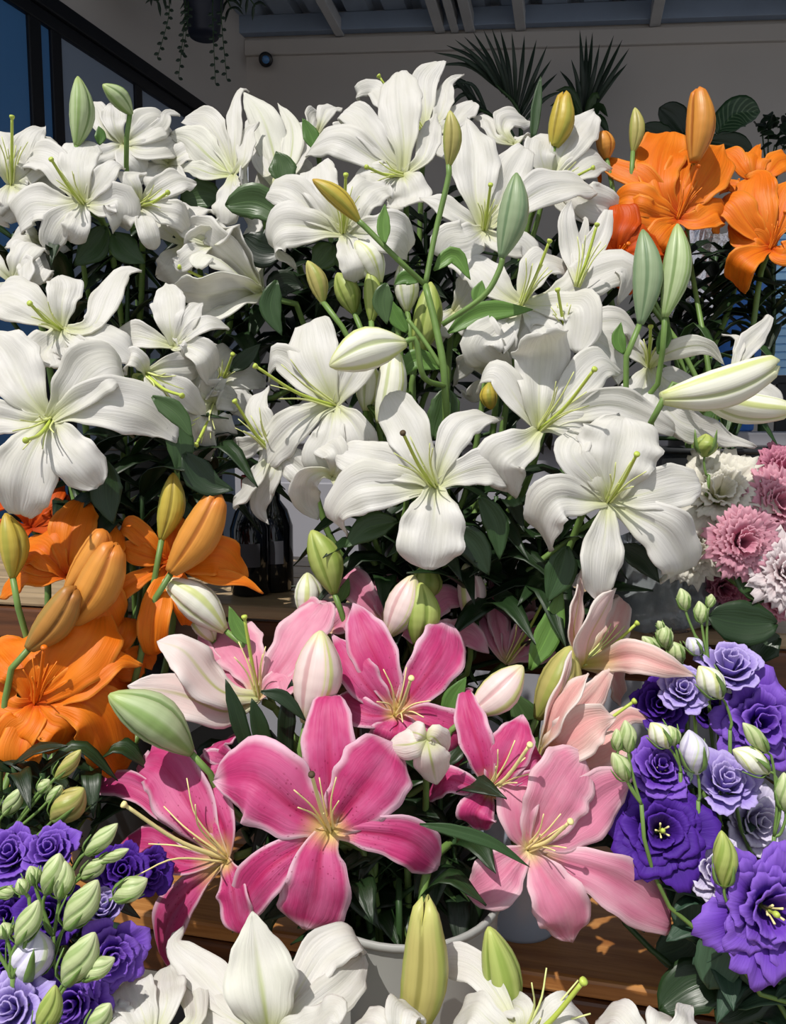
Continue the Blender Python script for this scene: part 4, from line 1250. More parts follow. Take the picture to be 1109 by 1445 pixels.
lily('pink', (320, 1212), .79, (-.6, .15, .8), [
    (98, [(275, 1145), (232, 1082), (205, 1075)], dict(p='lily', cup=.25)),
    (58, [(330, 1250), (335, 1290), (345, 1316)], dict(p='sepal')),
    (68, [(275, 1250), (240, 1295), (232, 1345), (278, 1388)], dict(p='lily')),
    (40, [(245, 1150), (185, 1108), (124, 1108)], dict(p='blunt', cup=.6)),
    (56, [(260, 1215), (210, 1190), (172, 1195)], dict(p='lily')),
    (70, [(315, 1165), (285, 1115), (262, 1080)], dict(p='sepal')),
], (176, 1136, 6), 'pink', 'deep pink lily turned sideways toward the purple buds with long cream filaments', leaves=4, stamens=6, spread=.8,
     xleaves=[])
lily('pink', (340, 1080), .84, (.0, .4, .6), [
    (44, [(320, 1070), (305, 1058), (336, 1036)], dict(p='blunt', cup=.3)),
    (40, [(305, 1075), (290, 1085), (296, 1102)], dict(p='lily')),
], None, 'pink', 'single purple pink petal standing behind the large pink lily', leaves=2)
lily('pink', (559, 1009), .86, (.0, .35, 1), [
    (68, [(545, 960), (520, 905), (498, 852)], dict(p='lily', ruffle=.08)),
    (54, [(520, 970), (492, 930), (470, 896)], dict(p='sepal', ruffle=.12)),
    (76, [(595, 962), (625, 915), (632, 880)], dict(p='blunt', ruffle=.08)),
    (78, [(600, 1020), (640, 1045), (648, 1076)], dict(p='lily')),
    (46, [(525, 1010), (500, 1000), (478, 990)], dict(p='lily')),
    (72, [(560, 1025), (556, 1040), (548, 1060)], dict(p='blunt')),
], (580, 958, 6), 'pink', 'deep pink spotted lily with curling cream filaments beneath the paired buds', leaves=5, spread=.9)
lily('pink', (690, 1118), .82, (-.1, .3, .95), [
    (50, [(680, 1070), (665, 1020), (656, 980)], dict(p='sepal')),
    (62, [(708, 1080), (728, 1040), (736, 1010)], dict(p='lily')),
    (56, [(725, 1120), (755, 1112), (760, 1160)], dict(p='lily')),
    (40, [(660, 1108), (630, 1100), (606, 1124)], dict(p='sepal')),
    (56, [(680, 1135), (672, 1150), (678, 1170)], dict(p='lily')),
    (44, [(720, 1092), (748, 1065), (770, 1075)], dict(p='sepal')),
], (747, 1052, 6), 'pink', 'smaller deep pink lily with white edged petals left of the pale pink bloom', leaves=5)
lily('rose', (745, 1198), .80, (.05, .15, 1), [
    (80, [(770, 1240), (795, 1285), (806, 1328)], dict(p='lily')),
    (80, [(795, 1215), (860, 1240), (942, 1294)], dict(p='lily')),
    (72, [(720, 1220), (690, 1250), (658, 1262)], dict(p='lily')),
    (96, [(770, 1150), (795, 1105), (822, 1066)], dict(p='blunt')),
    (84, [(800, 1170), (850, 1120), (894, 1096)], dict(p='lily')),
    (60, [(732, 1165), (730, 1120), (738, 1080)], dict(p='lily')),
], (804, 1160, 6), 'palepink', 'large pale pink lily hanging over the varnished wooden shelf', leaves=5, ruffle=.07)
lily('cream', (366, 985), .87, (-.35, .55, .75), [
    (64, [(318, 1005, 1), (255, 980, 2), (180, 968, 3)], dict(p='lily', cup=-.2, flip=1)),
    (66, [(310, 975, 2), (260, 920, 3), (222, 906, 2)], dict(p='lily', cup=-.2, flip=1)),
    (22, [(300, 930), (285, 890), (292, 862)], dict(p='sepal')),
    (80, [(350, 935), (325, 900), (300, 890)], dict(p='lily')),
    (74, [(405, 930), (430, 890), (455, 858)], dict(p='lily')),
    (46, [(385, 965), (400, 960), (405, 985, 5)], dict(p='blunt')),
    (50, [(325, 960), (290, 940), (266, 930)], dict(p='sepal')),
], (345, 872, 3), 'pink', 'pink lily with pale outer petals between the fat green bud and the white ribbed bud', leaves=3,
     xleaves=[(24, [(352, 1066), (335, 1010), (318, 958)], dict(m='leaf_dark', p='blade', dd=-.03)), (26, [(378, 1070), (365, 1020), (355, 985)], dict(m='leaf_dark', p='blade', dd=-.03)),
              (26, [(402, 1075), (405, 1010), (412, 958)], dict(m='leaf_dark', p='blade', dd=-.03)), (20, [(368, 976), (400, 985), (432, 1018)], dict(m='leaf_dark', dd=-.06))])
lily('rose', (545, 880), .97, (.0, .5, .9), [
    (48, [(520, 850), (500, 825), (476, 806)], dict(p='lily')),
    (44, [(600, 860), (630, 842), (664, 852)], dict(p='lily')),
    (50, [(620, 900), (660, 895), (690, 922)], dict(p='lily')),
    (40, [(540, 850), (545, 828), (560, 812)], dict(p='lily')),
    (44, [(510, 880), (480, 870), (456, 872)], dict(p='lily')),
], (570, 855, 2), 'mid', 'pink lily behind the paired pink and green buds', leaves=4)
lily('rose', (465, 890), .95, (-.1, .5, .8), [
    (40, [(448, 870), (430, 858), (412, 870)], dict(p='lily')),
    (40, [(462, 868), (470, 855), (482, 858)], dict(p='lily')),
    (40, [(480, 880), (492, 870), (500, 880)], dict(p='sepal')),
], None, 'mid', 'pink petals half hidden behind the white ribbed bud', leaves=2)
lily('cream', (715, 935), .98, (.2, .4, .8), [
    (40, [(708, 900), (700, 850), (692, 815)], dict(p='sepal', twist=40)),
    (30, [(700, 870), (690, 845), (682, 830)], dict(p='sepal')),
    (52, [(738, 905), (752, 885), (772, 876)], dict(p='lily')),
    (40, [(700, 915), (690, 880), (692, 850)], dict(p='lily')),
    (46, [(740, 920), (760, 915), (775, 900)], dict(p='lily')),
], (766, 850, 2), 'mid', 'pale pink lily with twisted petals behind the striped pink bud', leaves=3)
lily('rose', (725, 872), 1.02, (.0, .5, .8), [
    (30, [(735, 850), (745, 838), (742, 868)], dict(p='blunt')),
    (30, [(710, 860), (690, 845), (672, 850)], dict(p='sepal')),
    (26, [(700, 850), (706, 830), (702, 818)], dict(p='sepal')),
], None, 'mid', 'small pink bloom at the back under the hanging white petals', leaves=2)
lily('blush', (820, 940), .90, (.5, .35, .7), [
    (46, [(858, 932, 2), (895, 926, 5), (940, 940, 6), (980, 953, 5)], dict(p='sepal')),
    (32, [(808, 892, 2), (816, 840, 2), (822, 800, 1)], dict(p='sepal', cup=.5, flip=1)),
    (64, [(832, 900, 4), (850, 862, 5), (868, 830, 4)], dict(p='lily', cup=-.2, flip=1)),
    (50, [(860, 900), (875, 870), (880, 850)], dict(p='lily')),
    (44, [(858, 945), (870, 960), (876, 985)], dict(p='lily')),
], (898, 880, 1), 'palepink', 'blush pink lily with yellow ribs, one petal reaching toward the lavender blooms', leaves=3, slen=.95)
lily('blush', (757, 1068), .85, (.75, .5, .35), [
    (66, [(795, 1050, 3), (835, 1020, 4), (868, 1012, 3)], dict(p='lily', cup=-.15, flip=1)),
    (60, [(775, 1030, 2), (805, 980, 3), (830, 950, 2)], dict(p='lily', cup=-.15, flip=1)),
    (34, [(775, 1010, 1), (795, 960, 1), (806, 918, 0)], dict(p='sepal', flip=1)),
    (66, [(810, 1070, 1), (850, 1060, 1), (880, 1042, 1)], dict(p='lily')),
    (44, [(830, 990, -1), (855, 955, -2), (862, 945, -2)], dict(p='lily')),
    (40, [(850, 1035, -1), (885, 1010, -2), (915, 1015, -2)], dict(p='sepal')),
], (894, 990, 1), 'palepink', 'half open blush lily seen from its side beside the olive bud', leaves=2, slen=.7)

bud('bud_green', (270, 1062), (154, 980, 3), 66, .80, 'pink', 'fat green bud pointing left below the large orange lily', leaves=1, via=[(292, 1082, .80), (330, 1150, .82)])
bud('bud_white', (318, 890), (230, 818), 54, .90, 'pink', 'large pale yellow bud pointing up left beside the orange petals', leaves=1, xleaves=[(22, [(352, 910), (335, 885), (323, 855)], dict(m='leaf_fresh', dd=-.02))])
bud('bud_white', (302, 905), (268, 862), 34, .92, 'pink', 'pale bud under the large pale yellow bud', leaves=0)
bud('bud_pink', (432, 1020), (453, 890), 70, .82, 'pink', 'big white ribbed bud standing behind the large pink lily', leaves=0)
bud('bud_pink', (548, 898), (584, 812), 54, .90, 'pink', 'pinkish ribbed bud leaning right, left one of the touching pair', leaves=0)
bud('bud_lime', (588, 910), (594, 822), 50, .895, 'pink', 'yellow green bud, right one of the touching pair', leaves=0)
bud('bud_lime', (596, 850), (602, 796), 46, .97, 'mid', 'lime bud directly beneath the broad hanging white petal', leaves=0)
bud('bud_lime', (472, 838), (440, 748), 48, .94, 'mid', 'bright green bud leaning left in the dark gap above the pink lilies', leaves=2, xleaves=[(16, [(478, 850), (486, 835), (492, 815)], dict(m='leaf_fresh'))])
bud('bud_white', (430, 872), (434, 808), 42, .98, 'mid', 'cream bud in front of the pale back shelf', leaves=0)
bud('bud_pink', (662, 878), (657, 795), 42, .97, 'mid', 'pale pink bud standing in the dark leaves under the white lilies', leaves=1, xleaves=[(22, [(660, 868), (705, 838), (758, 842)], dict(m='leaf'))])
bud('bud_pink', (664, 1008), (738, 940), 54, .84, 'pink', 'pink bud with yellow green ribs leaning right', leaves=0, xleaves=[(30, [(628, 1015), (640, 985), (658, 955)], dict(m='leaf_fresh', dd=.01)), (34, [(610, 1000), (628, 965), (640, 930)], dict(m='leaf_fresh', dd=.03))])
bud('bud_tan', (758, 1014), (806, 912), 60, .87, 'palepink', 'olive bud between the striped pink bud and the half open blush lily', leaves=0,
    xleaves=[(38, [(748, 945), (778, 885), (793, 828)], dict(m='leaf_fresh', dd=.03)), (40, [(755, 1040), (735, 1000), (720, 975)], dict(m='leaf', dd=.02))])
t = Thing('lily_bud', 'small opening bud seen end on with three pale lilac lobes', 'flower bud', P(600, 1150, .82), 'lily buds')
c3 = P(602, 1042, .77); aw = (RT * -.1 + UP * .35 - FWD).normalized()
for i, (wp, pts) in enumerate([(42, [(580, 1050, 1), (548, 1052, -1)]), (54, [(608, 1070, 1), (616, 1106, -1)]), (40, [(612, 1040, 1), (630, 1062, -1)]), (34, [(590, 1035, 1), (572, 1032, -1)])]):
    p3 = [c3 - FWD * .0] + [P(a, b, .775 - z * .01) for a, b, z in pts]
    t.add('petal', petal(p3, wp / F * .775, aw, 'oval', -.5, -.4, .03, 2, seed=i), [M['cream_back'], M['cream_back']])
t.add('stem', tube([c3 + FWD * .01, P(601, 1090, .80), P(600, 1150, .82), P(585, 1330, .86)], .003, .004, 8, 12), M['stem'])

# ================================================================== white lilies at the bottom edge
lily('white', (380, 1462), .64, (.0, .7, .6), [
    (104, [(372, 1410, 1), (362, 1345, 0), (356, 1286, -1)], dict(p='sepal', cup=.1, flip=1)),
    (66, [(420, 1400), (455, 1345), (495, 1325), (516, 1345)], dict(p='lily', cup=.25)),
    (60, [(330, 1420), (290, 1375), (246, 1335)], dict(p='sepal')),
    (62, [(430, 1430), (480, 1395), (508, 1362)], dict(p='lily')),
    (56, [(330, 1440), (300, 1420), (280, 1400)], dict(p='lily')),
    (58, [(440, 1450, 4), (470, 1430, 6), (480, 1445, 7)], dict(p='blunt')),
], None, 'front', 'white lily in front of the gray bucket, widest upright petal green ribbed', leaves=3)
lily('white', (215, 1470), .63, (-.1, .7, .6), [
    (64, [(200, 1425), (185, 1395), (184, 1380)], dict(p='blunt', cup=.4)),
    (60, [(235, 1420), (234, 1395), (236, 1372)], dict(p='lily', cup=.3)),
    (44, [(275, 1440), (262, 1370), (245, 1325)], dict(p='lily')),
    (60, [(170, 1450), (155, 1440), (150, 1450)], dict(p='blunt')),
], None, 'front', 'white lily beside the purple lisianthus with cupped upright petals', leaves=2)
lily('white', (735, 1475), .62, (-.3, .6, .7), [
    (54, [(712, 1420), (668, 1365), (618, 1360), (588, 1404)], dict(p='lily', cup=.3)),
    (56, [(690, 1440), (670, 1425), (640, 1445)], dict(p='blunt')),
    (50, [(770, 1445), (800, 1425), (830, 1450)], dict(p='blunt')),
    (50, [(740, 1430), (720, 1420), (700, 1425)], dict(p='lily')),
], (822, 1386, 3), 'front', 'white lily with a petal arched over the lime bud at the lower edge', leaves=2, slen=.9, spread=.7)
lily('white', (560, 1475), .61, (0, .7, .6), [
    (60, [(565, 1445), (570, 1425), (590, 1430)], dict(p='blunt')),
    (50, [(540, 1450), (520, 1440), (500, 1450)], dict(p='blunt')),
], None, 'front', 'white lily barely showing under the olive bud at the lower edge', leaves=1)
lily('white', (920, 1480), .62, (0, .7, .6), [
    (56, [(890, 1450), (870, 1432), (845, 1440)], dict(p='blunt')),
    (40, [(965, 1450), (968, 1430), (975, 1420)], dict(p='lily')),
    (50, [(930, 1450), (935, 1438), (950, 1440)], dict(p='blunt')),
], None, 'front', 'white lily barely showing below the lisianthus leaves at the lower edge', leaves=1)
bud('bud_tan', (578, 1470), (600, 1284), 66, .66, 'front', 'tall olive bud in front of the gray bucket with a split tip', leaves=0, open_tip=.6)
bud('bud_lime', (712, 1460), (690, 1308), 56, .66, 'front', 'lime green bud standing before the wooden shelf', leaves=0)

# ================================================================== lisianthus
def cup_petal(base, aw, e1, e2, ang, dth, R, H, flare, rng, ruffle, freq, edge, thick=.0005, nv=12, nu=14, rnd=.2):
    """a petal lying on a cup round the axis; one side tucks under its neighbour"""
    front, back, uvs = [], [], []
    p1, p2, p3 = rng.uniform(0, 6.28), rng.uniform(0, 6.28), rng.uniform(0, 6.28)
    tuck = rng.uniform(.05, .11)
    grid = []
    for i in range(nv + 1):
        row = []
        for j in range(nu + 1):
            u = -1 + 2 * j / nu
            v = i / nv * (1 - rnd * abs(u) ** 2.4 + edge * .16 * math.sin(u * 9 + p1) + edge * .24 * math.sin(u * 23 + p2))
            r = R * (.06 + (.80 - .18 * flare) * v ** .62 + flare * .40 * v ** 3.2)
            h = H * (v ** 1.15 - flare * .42 * v ** 4.5)
            r *= 1 + tuck * u
            wv = v ** 2.5 * (ruffle * math.sin(freq * u * 2.2 + p1) + ruffle * .6 * math.sin(freq * u * 4.7 + p3))
            r += R * wv; h += R * wv * .7 * math.cos(p2 + u * 2)
            th = ang + u * dth * (.35 + .65 * min(1, v * 2.2))
            rd = e1 * math.cos(th) + e2 * math.sin(th)
            row.append(base + rd * r + aw * h)
            uvs.append((j / nu, i / nv))
        grid.append(row)
    for i in range(nv + 1):
        for j in range(nu + 1):
            a = grid[min(i + 1, nv)][j] - grid[max(i - 1, 0)][j]; b = grid[i][min(j + 1, nu)] - grid[i][max(j - 1, 0)]
            n = a.cross(b)
            n = n.normalized() if n.length > 1e-12 else aw
            if i == 0: n = n * .2
            front.append(grid[i][j] + n * thick); back.append(grid[i][j] - n * thick)
    W = nu + 1; B = len(front); faces = []
    for i in range(nv):
        for j in range(nu):
            a = i * W + j
            faces.append((a, a + W, a + W + 1, a + 1)); faces.append((B + a, B + a + 1, B + a + W + 1, B + a + W))
        for j in (0, nu):
            a = i * W + j; q = (a, a + W, B + a + W, B + a)
            faces.append(q if j else q[::-1])
    for j in range(nu):
        a = nv * W + j; faces.append((a, a + 1, B + a + 1, B + a)[::-1])
    return front + back, faces, uvs + uvs


def rose(kind, c, d, axis, rpx, key, label, opened=.6, layers=((5, 1.0), (5, .82), (4, .6), (3, .4), (3, .22)), ruffle=.05, edge=.08, name='lisianthus', group='purple lisianthus',
         leaves=4, leafm='leaf_gray', cat='flower', freq=2.0, eye=False, xleaves=(), inner=None):
    SEED[0] += 1; rng = random.Random(SEED[0] * 7)
    ax = V(axis).normalized(); aw = RT * ax.x + UP * ax.y - FWD * ax.z
    c0 = P(c[0], c[1], d); r = rpx / F * d
    base = c0 - aw * (r * .55)
    path = stem_path(base, -aw, key, rng, .03)
    t = Thing(name, label, cat, path[-1], group)
    e1 = aw.cross(V((0, 0, 1))).normalized(); e2 = e1.cross(aw).normalized()
    a0 = rng.random() * 6.28
    for li, (n, f) in enumerate(layers):
        for k in range(n):
            a = a0 + li * .7 + 6.283 * (k + rng.uniform(-.18, .18)) / n
            ff = f * rng.uniform(.92, 1.08)
            hh = r * (.62 + .42 * (1 - f)) * rng.uniform(.94, 1.08) * (1.35 - .55 * opened)
            mm = M[inner if (inner and li >= 2) else kind]
            t.add('petal', cup_petal(base, aw, e1, e2, a, 3.35 / n * rng.uniform(.95, 1.15), r * ff, hh, min(1, opened * (.35 + .85 * f)) * rng.uniform(.8, 1.2), rng, ruffle, freq, edge, nu=14 if edge < .1 else 22, rnd=.2 if edge < .1 else .04), mm)
    if eye:
        t.add('pistil', tube([base, base + aw * (r * .4), base + aw * (r * .55)], r * .035, r * .03, 8, 8, r * .055), M['pistil'])
        for k in range(5):
            a = k * 1.257; rd = e1 * math.cos(a) + e2 * math.sin(a)
            t.add('stamen', tube([base, base + aw * (r * .3) + rd * (r * .06), base + aw * (r * .5) + rd * (r * .14)], r * .010, r * .02, 6, 6), M['stamen_pink'])
    for k in range(5):
        a = k * 1.257 + .3; rd = e1 * math.cos(a) + e2 * math.sin(a)
        t.add('sepal', petal([base, base + rd * (r * .2) + aw * (r * .05), base + rd * (r * .42) + aw * (r * .38)], r * .12, aw, 'blade', .2, 0, 0, 1, 0, .0005, 6, 2, 0), [M['stem'], M['stem']])
    t.add('stem', tube(path, .0022, .003, 8, 18), M['stem'])
    if leaves: stem_leaves(t, path, leaves, rng, .18, .7, M[leafm], (.035, .06), (.022, .034), 'oval', .25)
    for q in xleaves: xleaf(t, q, d)
    return t


BUDL = ((4, .85), (4, .62), (3, .4), (3, .2))
MIDL = ((5, 1.0), (4, .76), (4, .52), (3, .32), (2, .16))
# right
rose('lavender', (1032, 936), .86, (-.1, .75, .6), 48, 'rightpurple', 'lavender lisianthus with a rolled centre, topmost of the right purple cluster', .4, MIDL, .06)
rose('violet', (1062, 944), .88, (.4, .5, .6), 34, 'rightpurple', 'violet lisianthus petals behind the topmost lavender bloom', .5, BUDL)
rose('lavender', (964, 972), .85, (-.2, .5, .8), 40, 'rightpurple', 'lavender half open lisianthus at the tip of the blush petal', .45, MIDL)
rose('purple', (932, 994), .87, (-.3, .3, .9), 42, 'rightpurple', 'dark violet lisianthus tucked below the half open lavender bloom', .5, MIDL)
rose('violet', (1078, 1020), .84, (-.1, .3, 1), 68, 'rightpurple', 'bright violet ruffled lisianthus at the right edge above the lilac cup', .75, ruffle=.1)
rose('violet', (934, 1082), .82, (-.1, .6, .8), 48, 'rightpurple', 'blue violet cupped lisianthus with pale stamens inside', .5, MIDL, eye=True)
rose('lavender', (1026, 1102), .81, (-.1, .7, .7), 48, 'rightpurple', 'lilac cup shaped lisianthus between two pale buds', .45, MIDL, .06)
rose('purple', (936, 1172), .79, (-.15, .45, 1), 72, 'rightpurple', 'darkest purple wide open lisianthus beside the pale pink lily', .85, ((5, 1.0), (5, .86), (4, .7), (4, .52), (3, .36)), .05, eye=True)
rose('pale', (1072, 1160), .84, (.1, .3, .9), 50, 'rightpurple', 'pale lavender lisianthus behind the whitish one', .5, MIDL)
rose('pale', (1010, 1228), .78, (-.2, .4, .9), 48, 'rightpurple', 'whitish lilac lisianthus with a green bud standing before it', .5, MIDL)
rose('violet', (1098, 1292), .73, (.05, .2, 1), 92, 'rightpurple', 'largest violet ruffled lisianthus at the lower right edge', .85, ((6, 1.0), (6, .88), (5, .74), (5, .58), (4, .4)), .08, eye=True)
rose('purple', (848, 1088), .90, (-.1, .2, 1), 30, 'rightpurple', 'small dark lisianthus behind the pale pink petal', .5, BUDL)
rose('purple', (1000, 1000), .92, (0, .3, 1), 34, 'rightpurple', 'deep purple lisianthus in the shadow under the lavender blooms', .5, BUDL,
     xleaves=[(64, [(990, 1300), (965, 1335), (925, 1350)], dict(m='leaf_gray', p='oval', dd=-.05)), (66, [(1012, 1290), (1018, 1330), (1000, 1395)], dict(m='leaf_gray', p='oval', dd=-.13)), (56, [(1040, 1330), (1062, 1350), (1070, 1395)], dict(m='leaf_gray', p='oval', dd=-.14)),
              (60, [(950, 1215), (960, 1250), (990, 1290)], dict(m='leaf_gray', p='oval', dd=-.1)), (54, [(985, 1240), (975, 1290), (985, 1330)], dict(m='leaf_gray', p='oval', dd=-.12)), (70, [(1040, 1380), (980, 1390), (930, 1425)], dict(m='leaf_dark', p='oval', dd=-.1)),
              (60, [(1100, 1380), (1060, 1400), (1010, 1440)], dict(m='leaf_dark', p='oval', dd=-.12)), (50, [(1030, 1290), (1055, 1320), (1090, 1360)], dict(m='leaf_gray', p='oval', dd=-.12))])


def spray(items, d, key, label, join, kindname='lisianthus_buds', leaves=2, xleaves=()):
    """a sprig of buds on thin stems that meet at `join`"""
    SEED[0] += 1; rng = random.Random(SEED[0] * 5)
    j = P(join[0], join[1], d)
    path = stem_path(j, V((0, 0.1, -1)).normalized(), key, rng, .02)
    t = Thing(kindname, label, 'flower buds', path[-1], 'lisianthus bud sprays')
    for kind, b, tp, wpx in items:
        b3, dr = bud_part(t, b, tp, wpx, d, kind, spiral=1.6, pointy=1.15, bend=.03)
        m3 = (b3 + j) / 2 - dr * .01
        t.add('branch', tube([b3 + dr * .002, b3 - dr * .008, m3, j], .0014, .0016, 6, 12), M['stem'])
        e1 = dr.cross(FWD).normalized(); e2 = dr.cross(e1)
        for k in range(4):
            a = k * 1.57 + .4; rd = e1 * math.cos(a) + e2 * math.sin(a); r = wpx / F * d
            t.add('sepal', petal([b3, b3 + rd * (r * .45) + dr * (r * .3), b3 + rd * (r * .6) + dr * (r * 1.1)], r * .22, dr, 'blade', .2, 0, 0, 1, 0, .0004, 6, 2, 0), [M['stem'], M['stem']])
    t.add('stem', tube([j] + path[1:], .002, .0028, 8, 16), M['stem'])
    if leaves: stem_leaves(t, path, leaves, rng, .15, .6, M['leaf_gray'], (.03, .05), (.014, .022), 'oval', .25)
    for q in xleaves: xleaf(t, q, d)
    return t


g, wv, mv, lm = 'bud_lis', 'bud_white', 'bud_mauve', 'bud_lime'
spray([(wv, (1018, 985), (986, 940), 38)], .83, 'rightpurple', 'plump cream bud in front of the topmost lavender lisianthus', (1030, 1030))
spray([(wv, (944, 1055), (918, 1020), 32), (g, (952, 1052), (944, 1024), 24)], .81, 'rightpurple', 'two pale buds between the dark violet and the blue violet blooms', (960, 1090))
spray([(mv, (984, 1092), (972, 1030), 40)], .80, 'rightpurple', 'whitish bud between the blue violet bloom and the lilac cup', (985, 1130))
spray([(wv, (1085, 1090), (1034, 1058), 34), (g, (1082, 1062), (1048, 1020), 24), (g, (1108, 1145), (1106, 1090), 30)], .79, 'rightpurple', 'three pale buds on one stem at the right edge below the bright violet bloom', (1092, 1180))
spray([(lm, (1022, 1252), (1018, 1172), 34)], .74, 'rightpurple', 'pale green bud standing before the whitish lilac bloom', (1040, 1290))
spray([(g, (887, 1062), (882, 1016), 24), (g, (886, 1102), (864, 1062), 26), (g, (872, 1060), (870, 1028), 18)], .78, 'rightpurple', 'three thin green buds beside the blush lily', (905, 1135))
spray([(mv, (988, 924), (970, 900), 24), (g, (968, 862), (960, 830), 20), (g, (990, 880), (986, 848), 20), (g, (1000, 858), (1004, 838), 14)], .87, 'rightpurple', 'slender green buds standing above the topmost lavender lisianthus', (1000, 935))
spray([(g, (930, 925), (906, 898), 22), (g, (940, 915), (934, 880), 24), (g, (962, 935), (946, 905), 24), (g, (936, 890), (928, 876), 12)], .87, 'rightpurple', 'cluster of green buds right of the yellow filaments', (965, 960))
# left
rose('violet', (14, 1205), .70, (.1, .65, .75), 46, 'leftpurple', 'violet rolled lisianthus at the left edge under the brown tipped buds', .4, MIDL)
rose('violet', (70, 1200), .70, (.1, .7, .7), 42, 'leftpurple', 'violet rolled lisianthus above a pair of pale buds', .4, MIDL)
rose('purple', (172, 1228), .74, (.3, .5, .8), 40, 'leftpurple', 'dark violet lisianthus in shade under the sideways pink lily', .5, MIDL)
rose('purple', (212, 1232), .77, (.6, .3, .7), 42, 'leftpurple', 'shaded dark purple lisianthus against the wooden shelf', .6, BUDL)
rose('purple', (68, 1290), .68, (.1, .5, .9), 50, 'leftpurple', 'deep purple lisianthus behind the plump white bud', .6, MIDL)
rose('lavender', (146, 1280), .69, (.2, .8, .5), 34, 'leftpurple', 'pale lavender rolled lisianthus bud opening between green buds', .25, BUDL, .05)
rose('violet', (158, 1352), .66, (.5, .3, .8), 54, 'leftpurple', 'violet lisianthus turned toward the white lilies', .6, MIDL)
rose('purple', (8, 1292), .70, (0, .5, .9), 36, 'leftpurple', 'dark purple lisianthus cut by the left edge', .5, BUDL)
rose('lavender', (15, 1424), .62, (.0, .6, .8), 56, 'leftpurple', 'pale lavender lisianthus in the lower left corner', .55, MIDL)
rose('violet', (100, 1418), .64, (.1, .4, .9), 60, 'leftpurple', 'violet lisianthus low among the buds beside the white lily', .6, MIDL)
rose('purple', (5, 1352), .67, (0, .4, .9), 36, 'leftpurple', 'deep violet lisianthus above the corner bloom', .5, BUDL)
rose('purple', (60, 1372), .67, (0, .4, .9), 40, 'leftpurple', 'shaded violet lisianthus under the plump white bud', .5, BUDL)
spray([(mv, (38, 1385), (50, 1312), 62)], .64, 'leftpurple', 'plump white lilac bud low on the left', (60, 1440))
spray([(g, (120, 1205), (166, 1162), 26), (g, (115, 1238), (150, 1210), 24), (g, (140, 1215), (182, 1198), 16)], .69, 'leftpurple', 'three pale buds pointing right toward the sideways pink lily', (98, 1262))
spray([(g, (160, 1268), (208, 1240), 34)], .69, 'leftpurple', 'pale bud pointing right in front of the shaded dark purple bloom', (125, 1310))
spray([(g, (65, 1262), (84, 1204), 36), (g, (84, 1270), (92, 1215), 32), (g, (50, 1250), (42, 1222), 22)], .66, 'leftpurple', 'close pair of pale buds and a small one in front of the violet rolled bloom', (75, 1320))
spray([(g, (92, 1310), (138, 1242), 42)], .65, 'leftpurple', 'long pale bud leaning right over the pale rolled bloom', (80, 1370))
spray([(g, (24, 1332), (54, 1270), 34), (g, (10, 1325), (4, 1302), 24), (g, (-4, 1262), (22, 1256), 18), (g, (36, 1262), (26, 1240), 20)], .63, 'leftpurple', 'pale buds along the left edge in front of deep purple', (18, 1380))
spray([(g, (90, 1388), (134, 1316), 46), (g, (112, 1378), (162, 1352), 30)], .62, 'leftpurple', 'two pale buds leaning right over the turned violet bloom', (75, 1440))
spray([(lm, (58, 1462), (78, 1390), 34), (g, (124, 1456), (156, 1416), 30)], .58, 'leftpurple', 'two green buds at the lower edge beside the white lily', (80, 1490), leaves=0)
spray([('bud_tan', (78, 1098), (114, 1058), 22), (g, (55, 1118), (70, 1100), 20), (g, (5, 1150), (30, 1112), 24), (g, (66, 1132), (88, 1108), 18)], .76, 'leftpurple', 'thin dry tipped buds below the large orange lily', (15, 1175))
spray([('bud_tan', (74, 1158), (118, 1112), 44)], .76, 'leftpurple', 'brown withered bud beside the dark gap under the orange lily', (50, 1180))

# ------------------------------------------------------------------ ruffled white and pink blooms in the clear wrapped vase
vb_ = P(925, 876, 1.06); vb_.z = UPZ
t = Thing('wrapped_vase', 'clear plastic wrapped pot holding the ruffled pink and white blooms', 'vase', vb_)
Z = V((0, 0, 1))
t.add('pot', lathe(vb_, Z, [(0, .045), (.004, .05), (.05, .056), (.09, .062), (.092, .06), (.09, .058), (.05, .052), (.006, .046)], 40), M['clear'])
rngv = random.Random(3)
vs, fs, n_ = [], [], 60
for i, (h, r) in enumerate([(.002, .064), (.004, .085), (.012, .105), (.03, .085), (.05, .066), (.075, .068), (.1, .082)]):
    for k in range(n_):
        a = 6.283 * k / n_
        rr = r * (1 + .07 * math.sin(a * 9 + i) + .05 * math.sin(a * 17 + 2 * i))
        vs.append(vb_ + V((math.cos(a) * rr, math.sin(a) * rr, h + .006 * math.sin(a * 5 + i))))
for i in range(6):
    for k in range(n_): fs.append((i * n_ + k, i * n_ + (k + 1) % n_, (i + 1) * n_ + (k + 1) % n_, (i + 1) * n_ + k))
t.add('wrapping', (vs, fs), M['clear'])
BK['vase'] = (vb_, UPZ, UPZ + .09, .055)
CARN = ((5, 1.0), (5, .9), (5, .76), (4, .6), (4, .44), (3, .28))
kw = dict(name='ruffled_lisianthus', group='ruffled white and pink blooms', ruffle=.065, edge=.2, freq=2.6, leafm='leaf_dark', leaves=3)
rose('ivory', (1020, 688), .945, (-.15, .4, .9), 66, 'vase', 'ivory ruffled bloom beneath the small green bud', .8, CARN, **kw)
rose('ivory', (978, 772), .95, (-.45, .1, .9), 48, 'vase', 'creamy ruffled bloom touching the wide curled white lily', .7, CARN, **kw)
rose('candy', (1052, 766), .905, (.0, .0, 1), 50, 'vase', 'candy pink ruffled bloom in the middle of the pale blooms', .7, CARN, **kw)
rose('candy', (1104, 708), .94, (.15, .2, .9), 52, 'vase', 'light pink ruffled bloom right of the ivory one', .75, CARN, **kw)
